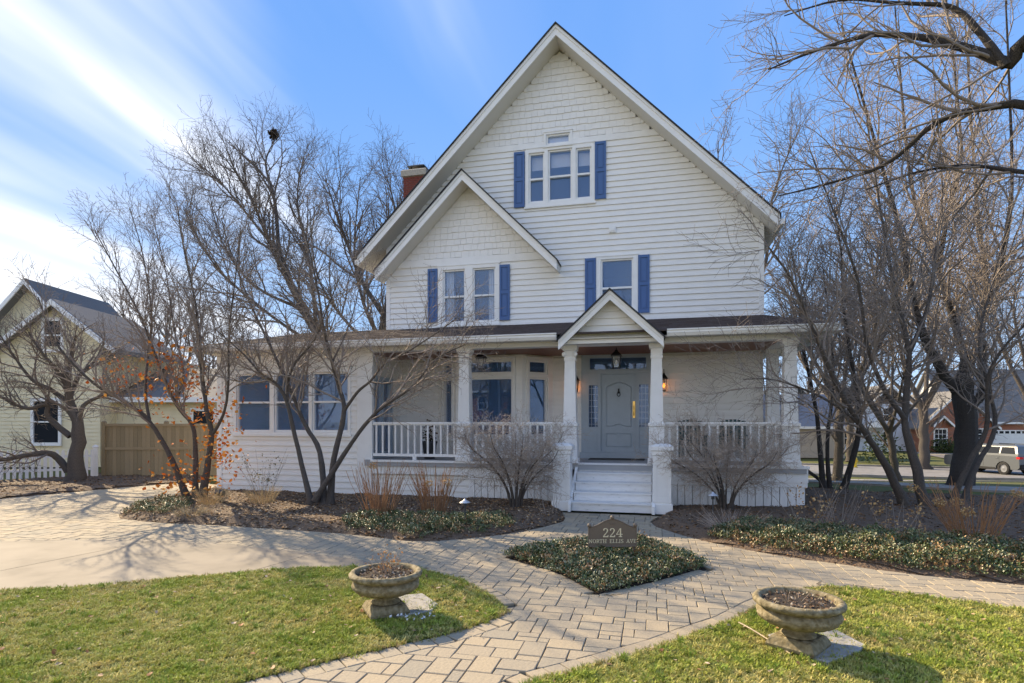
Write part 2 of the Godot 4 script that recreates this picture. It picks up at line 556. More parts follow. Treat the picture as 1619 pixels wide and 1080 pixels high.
func ground_and_paving() -> void:
	# terrain, level by the house and falling towards the side street
	var mb := MB.new()
	var xs := [-400.0, -150.0, -60.0, -30.0]
	for k in 41:
		xs.append(-20.0 + k * 1.5)
	xs.append_array([45.0, 60.0, 90.0, 150.0, 400.0])
	var zs := [60.0, 20.0, 5.0, 0.0, -8.0]
	for k in 24:
		zs.append(-16.0 - k * 1.0)
	zs.append_array([-45.0, -60.0, -90.0, -140.0, -250.0, -500.0])
	for i in xs.size() - 1:
		for j in zs.size() - 1:
			var q := []
			for o in [[0, 0], [1, 0], [1, 1], [0, 1]]:
				var x: float = xs[i + o[0]]
				var z: float = zs[j + o[1]]
				q.append(Vector3(x, gy(x, z) - 0.06, z))
			mb.face(q, Vector3.UP)
	setting("ground", mb, M.ground)

	BED_LEFT = smooth_poly(PackedVector2Array([Vector2(-8.024, -11.780), Vector2(-6.803, -11.148), Vector2(-5.416, -10.867), Vector2(-3.814, -10.358), Vector2(-2.678, -9.983), Vector2(-1.495, -9.300), Vector2(-0.548, -9.709), Vector2(0.126, -10.155), Vector2(0.745, -10.907), Vector2(1.048, -11.400), Vector2(1.070, -12.669), Vector2(1.338, -13.777), Vector2(-0.849, -14.306), Vector2(-3.950, -15.097), Vector2(-8.130, -16.108), Vector2(-8.302, -17.097), Vector2(-8.669, -14.725), Vector2(-8.609, -13.698)]))
	BED_RIGHT = smooth_poly(PackedVector2Array([Vector2(3.099, -12.126), Vector2(2.523, -11.044), Vector2(2.984, -9.551), Vector2(3.776, -8.390), Vector2(4.384, -7.924), Vector2(4.874, -7.424), Vector2(5.985, -6.875), Vector2(7.219, -6.157), Vector2(12.5, -8.2), Vector2(14.5, -12.5), Vector2(12.6, -14.6), Vector2(9.5, -15.4), Vector2(7.633, -17.048), Vector2(6.363, -12.561), Vector2(3.524, -13.248)]))
	DIAMOND = PackedVector2Array([Vector2(-0.120, -8.296), Vector2(0.565, -7.456), Vector2(0.964, -6.520), Vector2(1.656, -6.984), Vector2(2.551, -7.716), Vector2(2.321, -8.791), Vector2(1.822, -9.656), Vector2(0.780, -9.015)])
	FENCE_STRIP = PackedVector2Array([Vector2(-15.136, -13.286), Vector2(-12.711, -14.603), Vector2(-11.681, -16.422), Vector2(-10.673, -18.031), Vector2(-9.692, -18.798), Vector2(-11.4, -21.6), Vector2(-15.0, -21.6), Vector2(-16.6, -18.4), Vector2(-24, -17.6)])
	LAWN_LEFT = PackedVector2Array([Vector2(-12, -6.7), Vector2(-5.760, -6.618), Vector2(-5.106, -6.693), Vector2(-4.252, -7.068), Vector2(-3.283, -7.456), Vector2(-2.710, -7.649), Vector2(-2.061, -7.683), Vector2(-1.219, -7.584), Vector2(-0.688, -7.154), Vector2(-0.276, -6.496), Vector2(-0.081, -6.010), Vector2(-0.060, -5.870), Vector2(-0.180, -5.663), Vector2(-0.617, -5.243), Vector2(-1.109, -4.922), Vector2(-1.539, -4.626), Vector2(-1.967, -4.310), Vector2(-2.9, -3.2), Vector2(-3.6, -2.0), Vector2(-12, -2.0)])
	LAWN_RIGHT = PackedVector2Array([Vector2(0.145, -4.289), Vector2(0.654, -4.590), Vector2(1.237, -4.950), Vector2(1.648, -5.275), Vector2(2.102, -5.610), Vector2(2.591, -6.093), Vector2(3.170, -6.618), Vector2(3.557, -6.744), Vector2(3.941, -6.706), Vector2(4.590, -6.320), Vector2(5.179, -5.949), Vector2(6.083, -5.437), Vector2(9.0, -4.4), Vector2(9.0, -2.0), Vector2(-1.4, -2.0), Vector2(-0.7, -3.2)])
	PAD = PackedVector2Array([Vector2(-13, -9.4), Vector2(-8.155, -9.369), Vector2(-7.062, -9.526), Vector2(-5.869, -9.500), Vector2(-4.611, -9.251), Vector2(-3.110, -8.620), Vector2(-2.195, -8.181), Vector2(-1.394, -7.649), Vector2(-1.645, -7.302), Vector2(-2.587, -7.302), Vector2(-3.112, -7.068), Vector2(-4.057, -6.744), Vector2(-4.867, -6.379), Vector2(-5.454, -6.266), Vector2(-13, -6.3)])
	# sand bed under every paved surface
	var paved := PackedVector2Array([Vector2(-24, -17.7), Vector2(-12.711, -14.603), Vector2(-11.681, -16.422), Vector2(-10.673, -18.031), Vector2(-9.490, -18.406), Vector2(-8.255, -17.291), Vector2(-4.016, -14.825), Vector2(1.215, -12.634), Vector2(3.159, -12.163), Vector2(3.209, -10.273), Vector2(4.611, -8.335), Vector2(6.227, -7.154), Vector2(11.5, -8.0), Vector2(11.5, -1.8), Vector2(-13, -1.8), Vector2(-24, -8)])
	setting("sand_base", flat_sheet(paved, -0.035), M.sand_joint)

	# concrete pad, sawn into slabs
	var pad := Node3D.new()
	pad.name = "concrete_drive"
	add_child(pad)
	pad.set_meta("kind", "structure")
	var pieces := [PAD]
	for e in [[Vector2(-6.556, -7.532), Vector2(-5.806, -9.399)], [Vector2(-3.562, -6.968), Vector2(-2.945, -8.414)], [Vector2(-11.0, -9.6), Vector2(-9.6, -6.2)]]:
		var d: Vector2 = (e[1] - e[0]).normalized()
		var o := d.orthogonal()
		var a: Vector2 = e[0] - d * 6.0
		var b: Vector2 = e[1] + d * 6.0
		var nxt := []
		for p in pieces:
			for r in Geometry2D.clip_polygons(p, PackedVector2Array([a + o * 0.007, b + o * 0.007, b - o * 0.007, a - o * 0.007])):
				nxt.append(r)
		pieces = nxt
	for p in pieces:
		if absf(area_of(p)) > 0.05:
			var s := MB.new()
			s.prism(p, 0.0, 0.03, Transform3D(Basis(Vector3.RIGHT, PI / 2), Vector3(0, 0.0, 0)))
			part(pad, "slab", s, M.concrete)

	# paving stones in rows along the house's depth, cut to fit, with a soldier course along both lawns
	var area := PackedVector2Array([Vector2(-13, -16.6), Vector2(-13.906, -13.913), Vector2(-12.764, -14.664), Vector2(-11.746, -16.514), Vector2(-10.783, -18.216), Vector2(-9.790, -18.600), Vector2(-8.158, -17.268), Vector2(-4.063, -14.631), Vector2(1.149, -12.361), Vector2(2.996, -11.915), Vector2(3.023, -10.394), Vector2(4.611, -8.335), Vector2(6.227, -7.154), Vector2(10, -7.6), Vector2(10, -2.0), Vector2(-3.6, -2.0), Vector2(-13, -9.0)])
	var edges := []
	course(PackedVector2Array([Vector2(-2.061, -7.683), Vector2(-1.219, -7.584), Vector2(-0.688, -7.154), Vector2(-0.276, -6.496), Vector2(-0.081, -6.010)]), 0.17, 0.15, edges)
	course(PackedVector2Array([Vector2(-0.060, -5.851), Vector2(-0.180, -5.663), Vector2(-0.617, -5.243), Vector2(-1.109, -4.922), Vector2(-1.539, -4.626), Vector2(-1.967, -4.310), Vector2(-2.9, -3.2)]), 0.19, 0.16, edges)
	course(PackedVector2Array([Vector2(-0.7, -3.2), Vector2(0.145, -4.289), Vector2(0.654, -4.590), Vector2(1.237, -4.950), Vector2(1.648, -5.275), Vector2(2.102, -5.610), Vector2(2.591, -6.093), Vector2(3.170, -6.618)]), 0.19, 0.16, edges)
	course(PackedVector2Array([Vector2(3.557, -6.744), Vector2(3.941, -6.706), Vector2(4.590, -6.320), Vector2(5.179, -5.949), Vector2(6.083, -5.437)]), 0.17, 0.15, edges)
	course(PackedVector2Array([Vector2(-0.120, -8.296), Vector2(0.565, -7.456), Vector2(0.964, -6.520)]), -0.13, 0.2, edges)
	course(PackedVector2Array([Vector2(0.964, -6.520), Vector2(1.656, -6.984), Vector2(2.551, -7.716)]), -0.13, 0.2, edges)
	course(PackedVector2Array([Vector2(-13, -9.42), Vector2(-8.155, -9.369), Vector2(-7.062, -9.526), Vector2(-5.869, -9.500), Vector2(-4.611, -9.251), Vector2(-3.110, -8.620), Vector2(-2.195, -8.181), Vector2(-1.394, -7.649)]), 0.12, 0.22, edges)
	var bands := []
	bands.append(strip_poly(PackedVector2Array([Vector2(-2.061, -7.683), Vector2(-1.219, -7.584), Vector2(-0.688, -7.154), Vector2(-0.276, -6.496), Vector2(-0.081, -6.010)]), 0.175))
	bands.append(strip_poly(PackedVector2Array([Vector2(-0.060, -5.851), Vector2(-0.180, -5.663), Vector2(-0.617, -5.243), Vector2(-1.109, -4.922), Vector2(-1.539, -4.626), Vector2(-1.967, -4.310), Vector2(-2.9, -3.2)]), 0.195))
	bands.append(strip_poly(PackedVector2Array([Vector2(-0.7, -3.2), Vector2(0.145, -4.289), Vector2(0.654, -4.590), Vector2(1.237, -4.950), Vector2(1.648, -5.275), Vector2(2.102, -5.610), Vector2(2.591, -6.093), Vector2(3.170, -6.618)]), 0.195))
	bands.append(strip_poly(PackedVector2Array([Vector2(3.557, -6.744), Vector2(3.941, -6.706), Vector2(4.590, -6.320), Vector2(5.179, -5.949), Vector2(6.083, -5.437)]), 0.175))
	bands.append(strip_poly(PackedVector2Array([Vector2(-0.120, -8.296), Vector2(0.565, -7.456), Vector2(0.964, -6.520)]), 0.135))
	bands.append(strip_poly(PackedVector2Array([Vector2(0.964, -6.520), Vector2(1.656, -6.984), Vector2(2.551, -7.716)]), 0.135))
	bands.append(strip_poly(PackedVector2Array([Vector2(-13, -9.42), Vector2(-8.155, -9.369), Vector2(-7.062, -9.526), Vector2(-5.869, -9.500), Vector2(-4.611, -9.251), Vector2(-3.110, -8.620), Vector2(-2.195, -8.181), Vector2(-1.394, -7.649)]), 0.125))
	var solids := [DIAMOND, LAWN_LEFT, LAWN_RIGHT, PAD, BED_LEFT, BED_RIGHT] + bands
	var boxes := []
	for s in solids:
		var b := Rect2(s[0], Vector2.ZERO)
		for p in s:
			b = b.expand(p)
		boxes.append(b)
	var stones := []
	# random ashlar: a grid of small cells filled with squares and oblongs of several sizes
	var cell := 0.102
	var gx := int(24.5 / cell)
	var gz := int(17.0 / cell)
	var full := PackedByteArray()
	full.resize(gx * gz)
	var sizes := [[2, 2], [2, 2], [3, 2], [2, 3], [2, 1], [1, 2], [3, 2], [2, 3]]
	for ci in gx:
		for cj in gz:
			if full[ci * gz + cj]:
				continue
			var take := [1, 1]
			for attempt in 6:
				var sz: Array = sizes[rng.randi() % sizes.size()]
				var free: bool = ci + sz[0] <= gx and cj + sz[1] <= gz
				if free:
					for a in sz[0]:
						for b in sz[1]:
							if full[(ci + a) * gz + cj + b]:
								free = false
				if free:
					take = sz
					break
			for a in take[0]:
				for b in take[1]:
					full[(ci + a) * gz + cj + b] = 1
			var q := PackedVector2Array()
			var g := 0.0022 + rng.randf() * 0.0018
			for o in [[0, 0], [1, 0], [1, 1], [0, 1]]:
				q.append(to_world2(Vector2(-15.0 + ci * cell + (take[0] * cell - g if o[0] else g), -2.5 + cj * cell + (take[1] * cell - g if o[1] else g)) + Vector2(rng.randf() - 0.5, rng.randf() - 0.5) * 0.005))
			var mid := (q[0] + q[2]) * 0.5
			# beyond this distance stones are only seen as a tone
			if not inside(mid, area) or mid.y < -20.0:
				continue
			var todo := [q]
			var bb := Rect2(q[0], Vector2.ZERO).expand(q[1]).expand(q[2]).expand(q[3])
			for k in solids.size():
				if not boxes[k].intersects(bb):
					continue
				var nxt := []
				for t in todo:
					for r in Geometry2D.clip_polygons(t, solids[k]):
						if not Geometry2D.is_polygon_clockwise(r) and absf(area_of(r)) > 0.0012:
							nxt.append(r)
				todo = nxt
				if todo.is_empty():
					break
			for t in todo:
				stones.append([t, mid])
	for e in edges:
		stones.append([e, (e[0] + e[2]) * 0.5])
	# the nearest stones in view are stones of their own, the rest one field
	for s in stones:
		var c: Vector2 = s[1]
		var d := -c.y
		var seen: bool = d > 4.0 and absf(c.x / d) < 0.88
		s.append((sqrt(absf(area_of(s[0]))) / (d if d > 0.5 else 0.5)) if seen else 0.0)
	stones.sort_custom(func(a, b): return a[2] > b[2])
	var walk := Node3D.new()
	walk.name = "paver_walk"
	add_child(walk)
	walk.set_meta("kind", "structure")
	var rest := MB.new()
	for k in stones.size():
		var p: PackedVector2Array = stones[k][0]
		var lift := rng.randf_range(-0.0035, 0.0025)
		var tone: int = [0, 0, 1, 1, 2, 3, 4][rng.randi() % 7]
		if k < 298:
			var s := MB.new()
			s.stone(p, -0.03, lift, 0.006)
			part(walk, "paver", s, M["paver%d" % tone])
		else:
			var at := rest.v.size()
			rest.stone(p, -0.03, lift, 0.006)
			var col: Color = M["paver%d" % tone].albedo_color.srgb_to_linear()
			col = col * rng.randf_range(0.92, 1.06)
			for j in rest.v.size() - at:
				rest.c.append(col)
	part(walk, "distant_pavers", rest, M.paver_mix).set_meta("kind", "stuff")
	print("stones ", stones.size())

	bed("mulch_bed_left", BED_LEFT, 0.12, M.mulch, 0.16)
	bed("mulch_bed_right", BED_RIGHT, 0.13, M.mulch, 0.18)
	bed("island_bed", DIAMOND, 0.06, M.soil, 0.12)
	bed("fence_bed", FENCE_STRIP, 0.08, M.mulch, 0.25)
	setting("lawn_left", flat_sheet(LAWN_LEFT, 0.004), M.turf_soil)
	setting("lawn_right", flat_sheet(LAWN_RIGHT, 0.004), M.turf_soil)

	# side street, kerbs, the sidewalk and the far verge
	street()

func area_of(p: PackedVector2Array) -> float:
	var s := 0.0
	for k in p.size():
		s += p[k].cross(p[(k + 1) % p.size()])
	return s * 0.5

func ribbon(line: Array, w0: float, w1: float, lift: float, thick := 0.0) -> MB:
	# a road-like sheet that follows the terrain, from w0 to w1 beside the line
	var mb := MB.new()
	var n := 60
	var prev := []
	for k in n + 1:
		var t := float(k) / n * (line.size() - 1)
		var i := mini(int(t), line.size() - 2)
		var a: Vector2 = line[i].lerp(line[i + 1], t - i)
		var d: Vector2 = (line[i + 1] - line[i]).normalized().orthogonal()
		var p := a + d * w0
		var q := a + d * w1
		var cur := [Vector3(p.x, gy(p.x, p.y) + lift, p.y), Vector3(q.x, gy(q.x, q.y) + lift, q.y)]
		if k:
			mb.face([prev[0], prev[1], cur[1], cur[0]], Vector3.UP)
			if thick > 0.0:
				for e in [0, 1]:
					mb.face([prev[e], cur[e], cur[e] - Vector3(0, thick, 0), prev[e] - Vector3(0, thick, 0)], Vector3(d.x, 0, d.y) * (1 if e else -1))
		prev = cur
	return mb

func street() -> void:
	var line := [Vector2(-30, -60), Vector2(8, -45.0), Vector2(34, -34.0), Vector2(80, -16.0)]
	setting("road", ribbon(line, -4.6, 4.6, -0.02), M.asphalt)
	setting("kerb_near", ribbon(line, 4.6, 4.85, 0.09, 0.16), M.sidewalk)
	setting("kerb_far", ribbon(line, -4.85, -4.6, 0.09, 0.16), M.sidewalk)
	setting("far_sidewalk", ribbon(line, -9.0, -7.4, 0.0, 0.2), M.sidewalk)
	setting("sidewalk", ribbon([Vector2(6.4, -29), Vector2(9, -22.5), Vector2(13, -17.6), Vector2(22, -12.5), Vector2(34, -9.0)], -0.75, 0.75, 0.0, 0.2), M.sidewalk)
	setting("far_driveway", ribbon([Vector2(36.5, -38.5), Vector2(47, -66)], -3.2, 3.2, 0.004), M.concrete)

# ---------------------------------------------------------------- house (x along the front, z towards the garden)
func rect(x0: float, x1: float, y0: float, y1: float) -> PackedVector2Array:
	return PackedVector2Array([Vector2(x0, y0), Vector2(x1, y0), Vector2(x1, y1), Vector2(x0, y1)])

func cut(polys: Array, holes: Array) -> Array:
	var cur := polys
	for h in holes:
		var nxt := []
		for p in cur:
			for r in [rect(-50, h[0], -50, 50), rect(h[1], 50, -50, 50), rect(h[0], h[1], -50, h[2]), rect(h[0], h[1], h[3], 50)]:
				for q in Geometry2D.intersect_polygons(p, r):
					if absf(area_of(q)) > 0.0005:
						nxt.append(q)
		cur = nxt
	return cur

func wall_mesh(polys: Array, holes: Array, z0: float, z1: float) -> MB:
	var mb := MB.new()
	for p in cut(polys, holes):
		mb.prism(p, z0, z1)
	return mb

func span(p: PackedVector2Array) -> Rect2:
	var b := Rect2(p[0], Vector2.ZERO)
	for q in p:
		b = b.expand(q)
	return b

# lapped boards on a wall that faces +z; xr gives the run of a course
func clapboards(parent: Node, z: float, y0: float, y1: float, xr: Callable, holes: Array, m: Material, step := 0.155, xf := Transform3D()) -> void:
	var y := y0
	while y < y1 - 0.02:
		var top := minf(y + step, y1)
		for run in xr.call(y, top):
			if run[1] - run[0] < 0.05:
				continue
			for p in cut([rect(run[0], run[1], y, top)], holes):
				var b := span(p)
				var at := b.position.x
				var stop := b.end.x
				while at < stop - 0.02:
					var nx := minf(stop, at + rng.randf_range(3.2, 5.2))
					if stop - nx < 0.6:
						nx = stop
					var mb := MB.new()
					var lo := b.position.y
					var hi := b.end.y
					var a := z + 0.034
					var c := z + 0.004
					var e := nx - (0.002 if nx < stop else 0.0)
					var w := z - 0.002
					mb.face([xf * Vector3(at, lo, a), xf * Vector3(e, lo, a), xf * Vector3(e, hi, c), xf * Vector3(at, hi, c)], xf.basis.z)
					mb.face([xf * Vector3(at, lo, a), xf * Vector3(e, lo, a), xf * Vector3(e, lo, w), xf * Vector3(at, lo, w)], -xf.basis.y)
					mb.face([xf * Vector3(at, hi, c), xf * Vector3(e, hi, c), xf * Vector3(e, hi, w), xf * Vector3(at, hi, w)], xf.basis.y)
					mb.face([xf * Vector3(at, lo, a), xf * Vector3(at, hi, c), xf * Vector3(at, hi, w), xf * Vector3(at, lo, w)], -xf.basis.x)
					mb.face([xf * Vector3(e, lo, a), xf * Vector3(e, hi, c), xf * Vector3(e, hi, w), xf * Vector3(e, lo, w)], xf.basis.x)
					part(parent, "clapboard", mb, m)
					at = nx
		y += step

func bar(mb: MB, x0: float, x1: float, y0: float, y1: float, z0: float, z1: float) -> void:
	mb.box(Vector3(x0, y0, z0), Vector3(x1, y1, z1))

# a window: casing with sashes, panes and what hangs inside as its pieces; units are [x0, x1, y0, y1, meeting rail y or 0]
func window(parent: Node, at: Vector3, turn: float, w: float, y0: float, y1: float, units: Array, cas := 0.1, trim: Material = null, dress := "") -> MeshInstance3D:
	var tm: Material = trim if trim else M.trim
	var mb := MB.new()
	# casing pieces fill the whole rectangle around the units
	for p in cut([rect(-w / 2, w / 2, y0, y1)], units.map(func(u): return [u[0], u[1], u[2], u[3]])):
		mb.prism(p, -0.12, 0.045)
	bar(mb, -w / 2 - 0.03, w / 2 + 0.03, y0 - 0.05, y0 - 0.001, -0.05, 0.075)
	bar(mb, -w / 2 - 0.02, w / 2 + 0.02, y1 + 0.001, y1 + 0.03, -0.05, 0.06)
	var o := part(parent, "window", mb, tm)
	o.position = at
	o.rotation.y = turn
	for u in units:
		var s := MB.new()
		var f := 0.045
		bar(s, u[0] + 0.002, u[0] + f, u[2] + 0.002, u[3] - 0.002, -0.09, 0.0)
		bar(s, u[1] - f, u[1] - 0.002, u[2] + 0.002, u[3] - 0.002, -0.09, 0.0)
		bar(s, u[0] + f, u[1] - f, u[2] + 0.002, u[2] + f + 0.015, -0.09, -0.001)
		bar(s, u[0] + f, u[1] - f, u[3] - f, u[3] - 0.002, -0.09, -0.001)
		var panes := [[u[2] + f + 0.015, u[3] - f]]
		if u[4] > 0.0:
			bar(s, u[0] + f, u[1] - f, u[4] - 0.025, u[4] + 0.025, -0.09, 0.012)
			panes = [[u[2] + f + 0.015, u[4] - 0.025], [u[4] + 0.025, u[3] - f]]
		part(o, "sash", s, tm)
		for k in panes.size():
			var g := MB.new()
			var zz := -0.06 if k == 0 else -0.045
			bar(g, u[0] + f, u[1] - f, panes[k][0], panes[k][1], zz - 0.004, zz)
			part(o, "pane", sheet(u[0] + f - 0.004, u[1] - f + 0.004, panes[k][0] - 0.004, panes[k][1] + 0.004, zz), M.pane)
		if dress == "blind":
			var bl := MB.new()
			var yy: float = u[3] - f
			var until: float = lerpf(u[2], u[3], 0.72)
			while yy > until:
				bl.box(Vector3(u[0] + 0.05, yy - 0.028, -0.2), Vector3(u[1] - 0.05, yy - 0.003, -0.19))
				yy -= 0.03
			part(o, "blind", bl, M.blind)
		elif dress == "full_blind":
			part(o, "blind", sheet(u[0] + 0.03, u[1] - 0.03, u[2] + 0.03, u[3] - 0.03, -0.11), M.blind)
		elif dress == "curtain":
			var side: float = -1.0 if u[0] < 0 else 1.0
			var edge: float = u[0] if side < 0 else u[1]
			var cu := MB.new()
			var n := 14
			for j in n:
				var a := edge - side * (0.02 + 0.24 * j / n)
				var b := edge - side * (0.02 + 0.24 * (j + 1) / n)
				var za := -0.22 + 0.025 * sin(j * 1.9)
				var zb := -0.22 + 0.025 * sin((j + 1) * 1.9)
				cu.face([Vector3(a, u[2], za), Vector3(b, u[2], zb), Vector3(b, u[3], zb), Vector3(a, u[3], za)], Vector3.BACK)
			part(o, "curtain", cu, M.curtain)
	return o

func sheet(x0: float, x1: float, y0: float, y1: float, z: float) -> MB:
	var mb := MB.new()
	mb.face([Vector3(x0, y0, z), Vector3(x1, y0, z), Vector3(x1, y1, z), Vector3(x0, y1, z)], Vector3.BACK)
	return mb

func shutter(x0: float, x1: float, y0: float, y1: float) -> void:
	var mb := MB.new()
	var s := 0.05
	bar(mb, x0, x0 + s, y0, y1, 0.03, 0.068)
	bar(mb, x1 - s, x1, y0, y1, 0.03, 0.068)
	var mid := lerpf(y0, y1, 0.5)
	for e in [[y0, y0 + 0.09], [mid - 0.04, mid + 0.04], [y1 - 0.07, y1]]:
		bar(mb, x0 + s, x1 - s, e[0], e[1], 0.03, 0.067)
	var o := part(house, "shutter", mb, M.shutter_blue)
	for e in [[y0 + 0.09, mid - 0.04], [mid + 0.04, y1 - 0.07]]:
		var p := MB.new()
		bar(p, x0 + s, x1 - s, e[0], e[1], 0.03, 0.045)
		bar(p, x0 + s + 0.03, x1 - s - 0.03, e[0] + 0.035, e[1] - 0.035, 0.045, 0.058)
		part(o, "panel", p, M.shutter_blue)

# rows of hand-cut shingles under a gable whose underside is peak - |x - mid|
func gable_shingles(mid: float, peak: float, y0: float, z: float, holes: Array) -> void:
	var y := y0
	while y < peak - 0.15:
		var half := peak - y
		var x := mid - half - rng.randf() * 0.15
		while x < mid + half:
			var w := rng.randf_range(0.13, 0.24)
			var drop := rng.randf_range(0.0, 0.022)
			var xa := maxf(x, mid - half)
			var xb := minf(x + w - 0.005, mid + half)
			x += w
			if xb - xa < 0.04:
				continue
			for p in cut([rect(xa, xb, y - drop, y + 0.185)], holes):
				var b := span(p)
				if b.size.y < 0.03 or b.size.x < 0.02:
					continue
				var mb := MB.new()
				var lo := b.position.y
				var hi := b.end.y
				var a := z + 0.026 + rng.randf() * 0.005
				var c := z + 0.005
				var l := b.position.x
				var r := b.end.x
				mb.face([Vector3(l, lo, a), Vector3(r, lo, a), Vector3(r, hi, c), Vector3(l, hi, c)], Vector3.BACK)
				mb.face([Vector3(l, lo, a), Vector3(r, lo, a), Vector3(r, lo, z), Vector3(l, lo, z)], Vector3.DOWN)
				mb.face([Vector3(l, lo, a), Vector3(l, hi, c), Vector3(l, hi, z), Vector3(l, lo, z)], Vector3.LEFT)
				mb.face([Vector3(r, lo, a), Vector3(r, hi, c), Vector3(r, hi, z), Vector3(r, lo, z)], Vector3.RIGHT)
				part(house, "shingle", mb, M.siding)
		y += 0.178

# a sloped slab seen end-on in x,y: from a (top) to b (foot), thick downward, z0..z1
func slope_slab(mb: MB, a: Vector2, b: Vector2, t0: float, t1: float, z0: float, z1: float) -> void:
	mb.prism(PackedVector2Array([a - Vector2(0, t0), b - Vector2(0, t0), b - Vector2(0, t1), a - Vector2(0, t1)]), z0, z1)

func gable_trim(apex: Vector2, feet: Array, z0: float, z1: float, board: float, ends: bool) -> void:
	# dark roofing edge, white rake boards in two steps, grooved soffit boards behind them
	for f in feet:
		var d: Vector2 = (f - apex).normalized()
		var r := MB.new()
		slope_slab(r, apex, f, 0.0, board, z1, z1 + 0.035)
		slope_slab(r, apex, f, 0.0, board * 0.32, z1 + 0.036, z1 + 0.06)
		part(house, "rake_board", r, M.trim)
		var s := MB.new()
		var n := int(apex.distance_to(f) / 0.112)
		for k in n:
			var a := apex.lerp(f, (k + 0.05) / n)
			var b := apex.lerp(f, (k + 0.95) / n)
			slope_slab(s, a, b, board - 0.045, board - 0.03, z0 + 0.03, z1 - 0.001)
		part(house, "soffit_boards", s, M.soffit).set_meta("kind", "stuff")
		var e := MB.new()
		slope_slab(e, apex + Vector2(0, 0.045), f + d * 0.04 + Vector2(0, 0.045), 0.0, 0.04, z0 - 0.2, z1 + 0.1)
		part(house, "roof_edge", e, M.shingle_dark)

func build_house() -> void:
	house = thing("house", "white gabled two-storey house with blue shutters and a columned front porch", "house", Vector3(2.574, 0, -15.7), deg_to_rad(-13.6))
	var h := house
	var W2L := [-4.82, -3.0, 4.66, 6.34]
	var W2R := [-0.32, 0.77, 4.66, 6.32]
	var WAT := [-2.26, -0.36, 7.82, 9.41]
	var WTR := [-1.74, -0.97, 9.41, 9.84]
	var DOOR := [-0.62, 1.09, 0.95, 3.70]
	var BAY := [-4.75, -1.5, 0.95, 3.70]
	var gable := PackedVector2Array([Vector2(-6.4, 0.0), Vector2(3.85, 0.0), Vector2(3.85, 6.83), Vector2(-1.32, 12.0), Vector2(-6.4, 6.92)])
	part(h, "front_wall", wall_mesh([gable], [W2L, W2R, WAT, WTR, DOOR, BAY], -0.2, 0.0), M.siding)
	part(h, "added_dark_lining", wall_mesh([gable], [W2L, W2R, WAT, WTR, DOOR, BAY], -0.23, -0.205), M.inside)  # dark sheets added inside the walls so rooms behind the glass look dim
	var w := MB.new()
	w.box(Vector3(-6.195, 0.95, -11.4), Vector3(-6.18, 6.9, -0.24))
	part(h, "added_dark_lining", w, M.inside)
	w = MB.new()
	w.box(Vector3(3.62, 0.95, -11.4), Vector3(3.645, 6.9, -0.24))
	part(h, "added_dark_lining", w, M.inside)
	w = MB.new()
	w.box(Vector3(-6.4, 0, -11.5), Vector3(-6.2, 6.9, -0.2))
	part(h, "side_wall", w, M.siding)
	w = MB.new()
	w.box(Vector3(3.65, 0, -11.5), Vector3(3.85, 6.8, -0.2))
	part(h, "side_wall", w, M.siding)
	part(h, "back_wall", wall_mesh([gable], [], -11.7, -11.5), M.siding)
	w = MB.new()
	w.box(Vector3(-6.2, 0.75, -11.5), Vector3(3.65, 0.94, -0.2))
	w.box(Vector3(-6.2, 3.75, -11.5), Vector3(3.65, 3.95, -0.2))
	w.box(Vector3(-6.2, 6.95, -11.5), Vector3(3.65, 7.1, -0.2))
	w.box(Vector3(-6.2, 0.94, -5.2), Vector3(3.65, 6.95, -5.0))
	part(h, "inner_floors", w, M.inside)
	# main roof
	w = MB.new()
	w.prism(PackedVector2Array([Vector2(-1.32, 12.33), Vector2(-7.02, 6.63), Vector2(-7.02, 6.36), Vector2(-1.32, 12.06)]), -11.9, 0.579)
	w.prism(PackedVector2Array([Vector2(-1.32, 12.33), Vector2(4.12, 6.89), Vector2(4.12, 6.62), Vector2(-1.32, 12.06)]), -11.9, 0.579)
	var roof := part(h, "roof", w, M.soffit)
	w = MB.new()
	slope_slab(w, Vector2(-1.32, 12.37), Vector2(-7.07, 6.62), 0.0, 0.03, -11.95, 0.58)
	slope_slab(w, Vector2(-1.32, 12.37), Vector2(4.17, 6.88), 0.0, 0.03, -11.95, 0.58)
	part(roof, "roofing", w, M.shingle_dark)
	gable_trim(Vector2(-1.32, 12.33), [Vector2(-7.02, 6.63), Vector2(4.12, 6.89)], 0.0, 0.58, 0.27, true)
	w = MB.new()
	w.box(Vector3(-7.14, 6.42, -11.9), Vector3(-7.03, 6.55, 0.57))
	part(h, "gutter", w, M.trim)
	w = MB.new()
	w.box(Vector3(4.13, 6.68, -11.9), Vector3(4.24, 6.81, 0.57))
	part(h, "gutter", w, M.trim)
	# decorative lower gable
	w = MB.new()
	w.prism(PackedVector2Array([Vector2(-3.91, 8.77), Vector2(-6.5, 6.18), Vector2(-6.5, 5.95), Vector2(-3.91, 8.54)]), 0.03, 0.559)
	w.prism(PackedVector2Array([Vector2(-3.91, 8.77), Vector2(-1.3, 6.16), Vector2(-1.3, 5.93), Vector2(-3.91, 8.54)]), 0.03, 0.559)
	part(h, "gable_roof", w, M.soffit)
	gable_trim(Vector2(-3.91, 8.77), [Vector2(-6.5, 6.18), Vector2(-1.3, 6.16)], 0.03, 0.56, 0.25, true)

	# siding and shingles of the front
	var small := func(y): return maxf(0.0, 8.62 - y)
	var upper := func(y, top):
		var l := maxf(-6.4, -1.32 - (12.02 - y))
		var r := minf(3.85, -1.32 + (12.02 - y))
		if y < 6.30:
			return [[l, r]]
		var s: float = small.call(y)
		if s < 0.05:
			return [[l, r]]
		return [[l, maxf(l, -3.91 - s)], [-3.91 + s, r]]
	clapboards(h, 0.0, 4.45, 9.42, upper, [W2L, W2R, WAT], M.siding)
	w = MB.new()
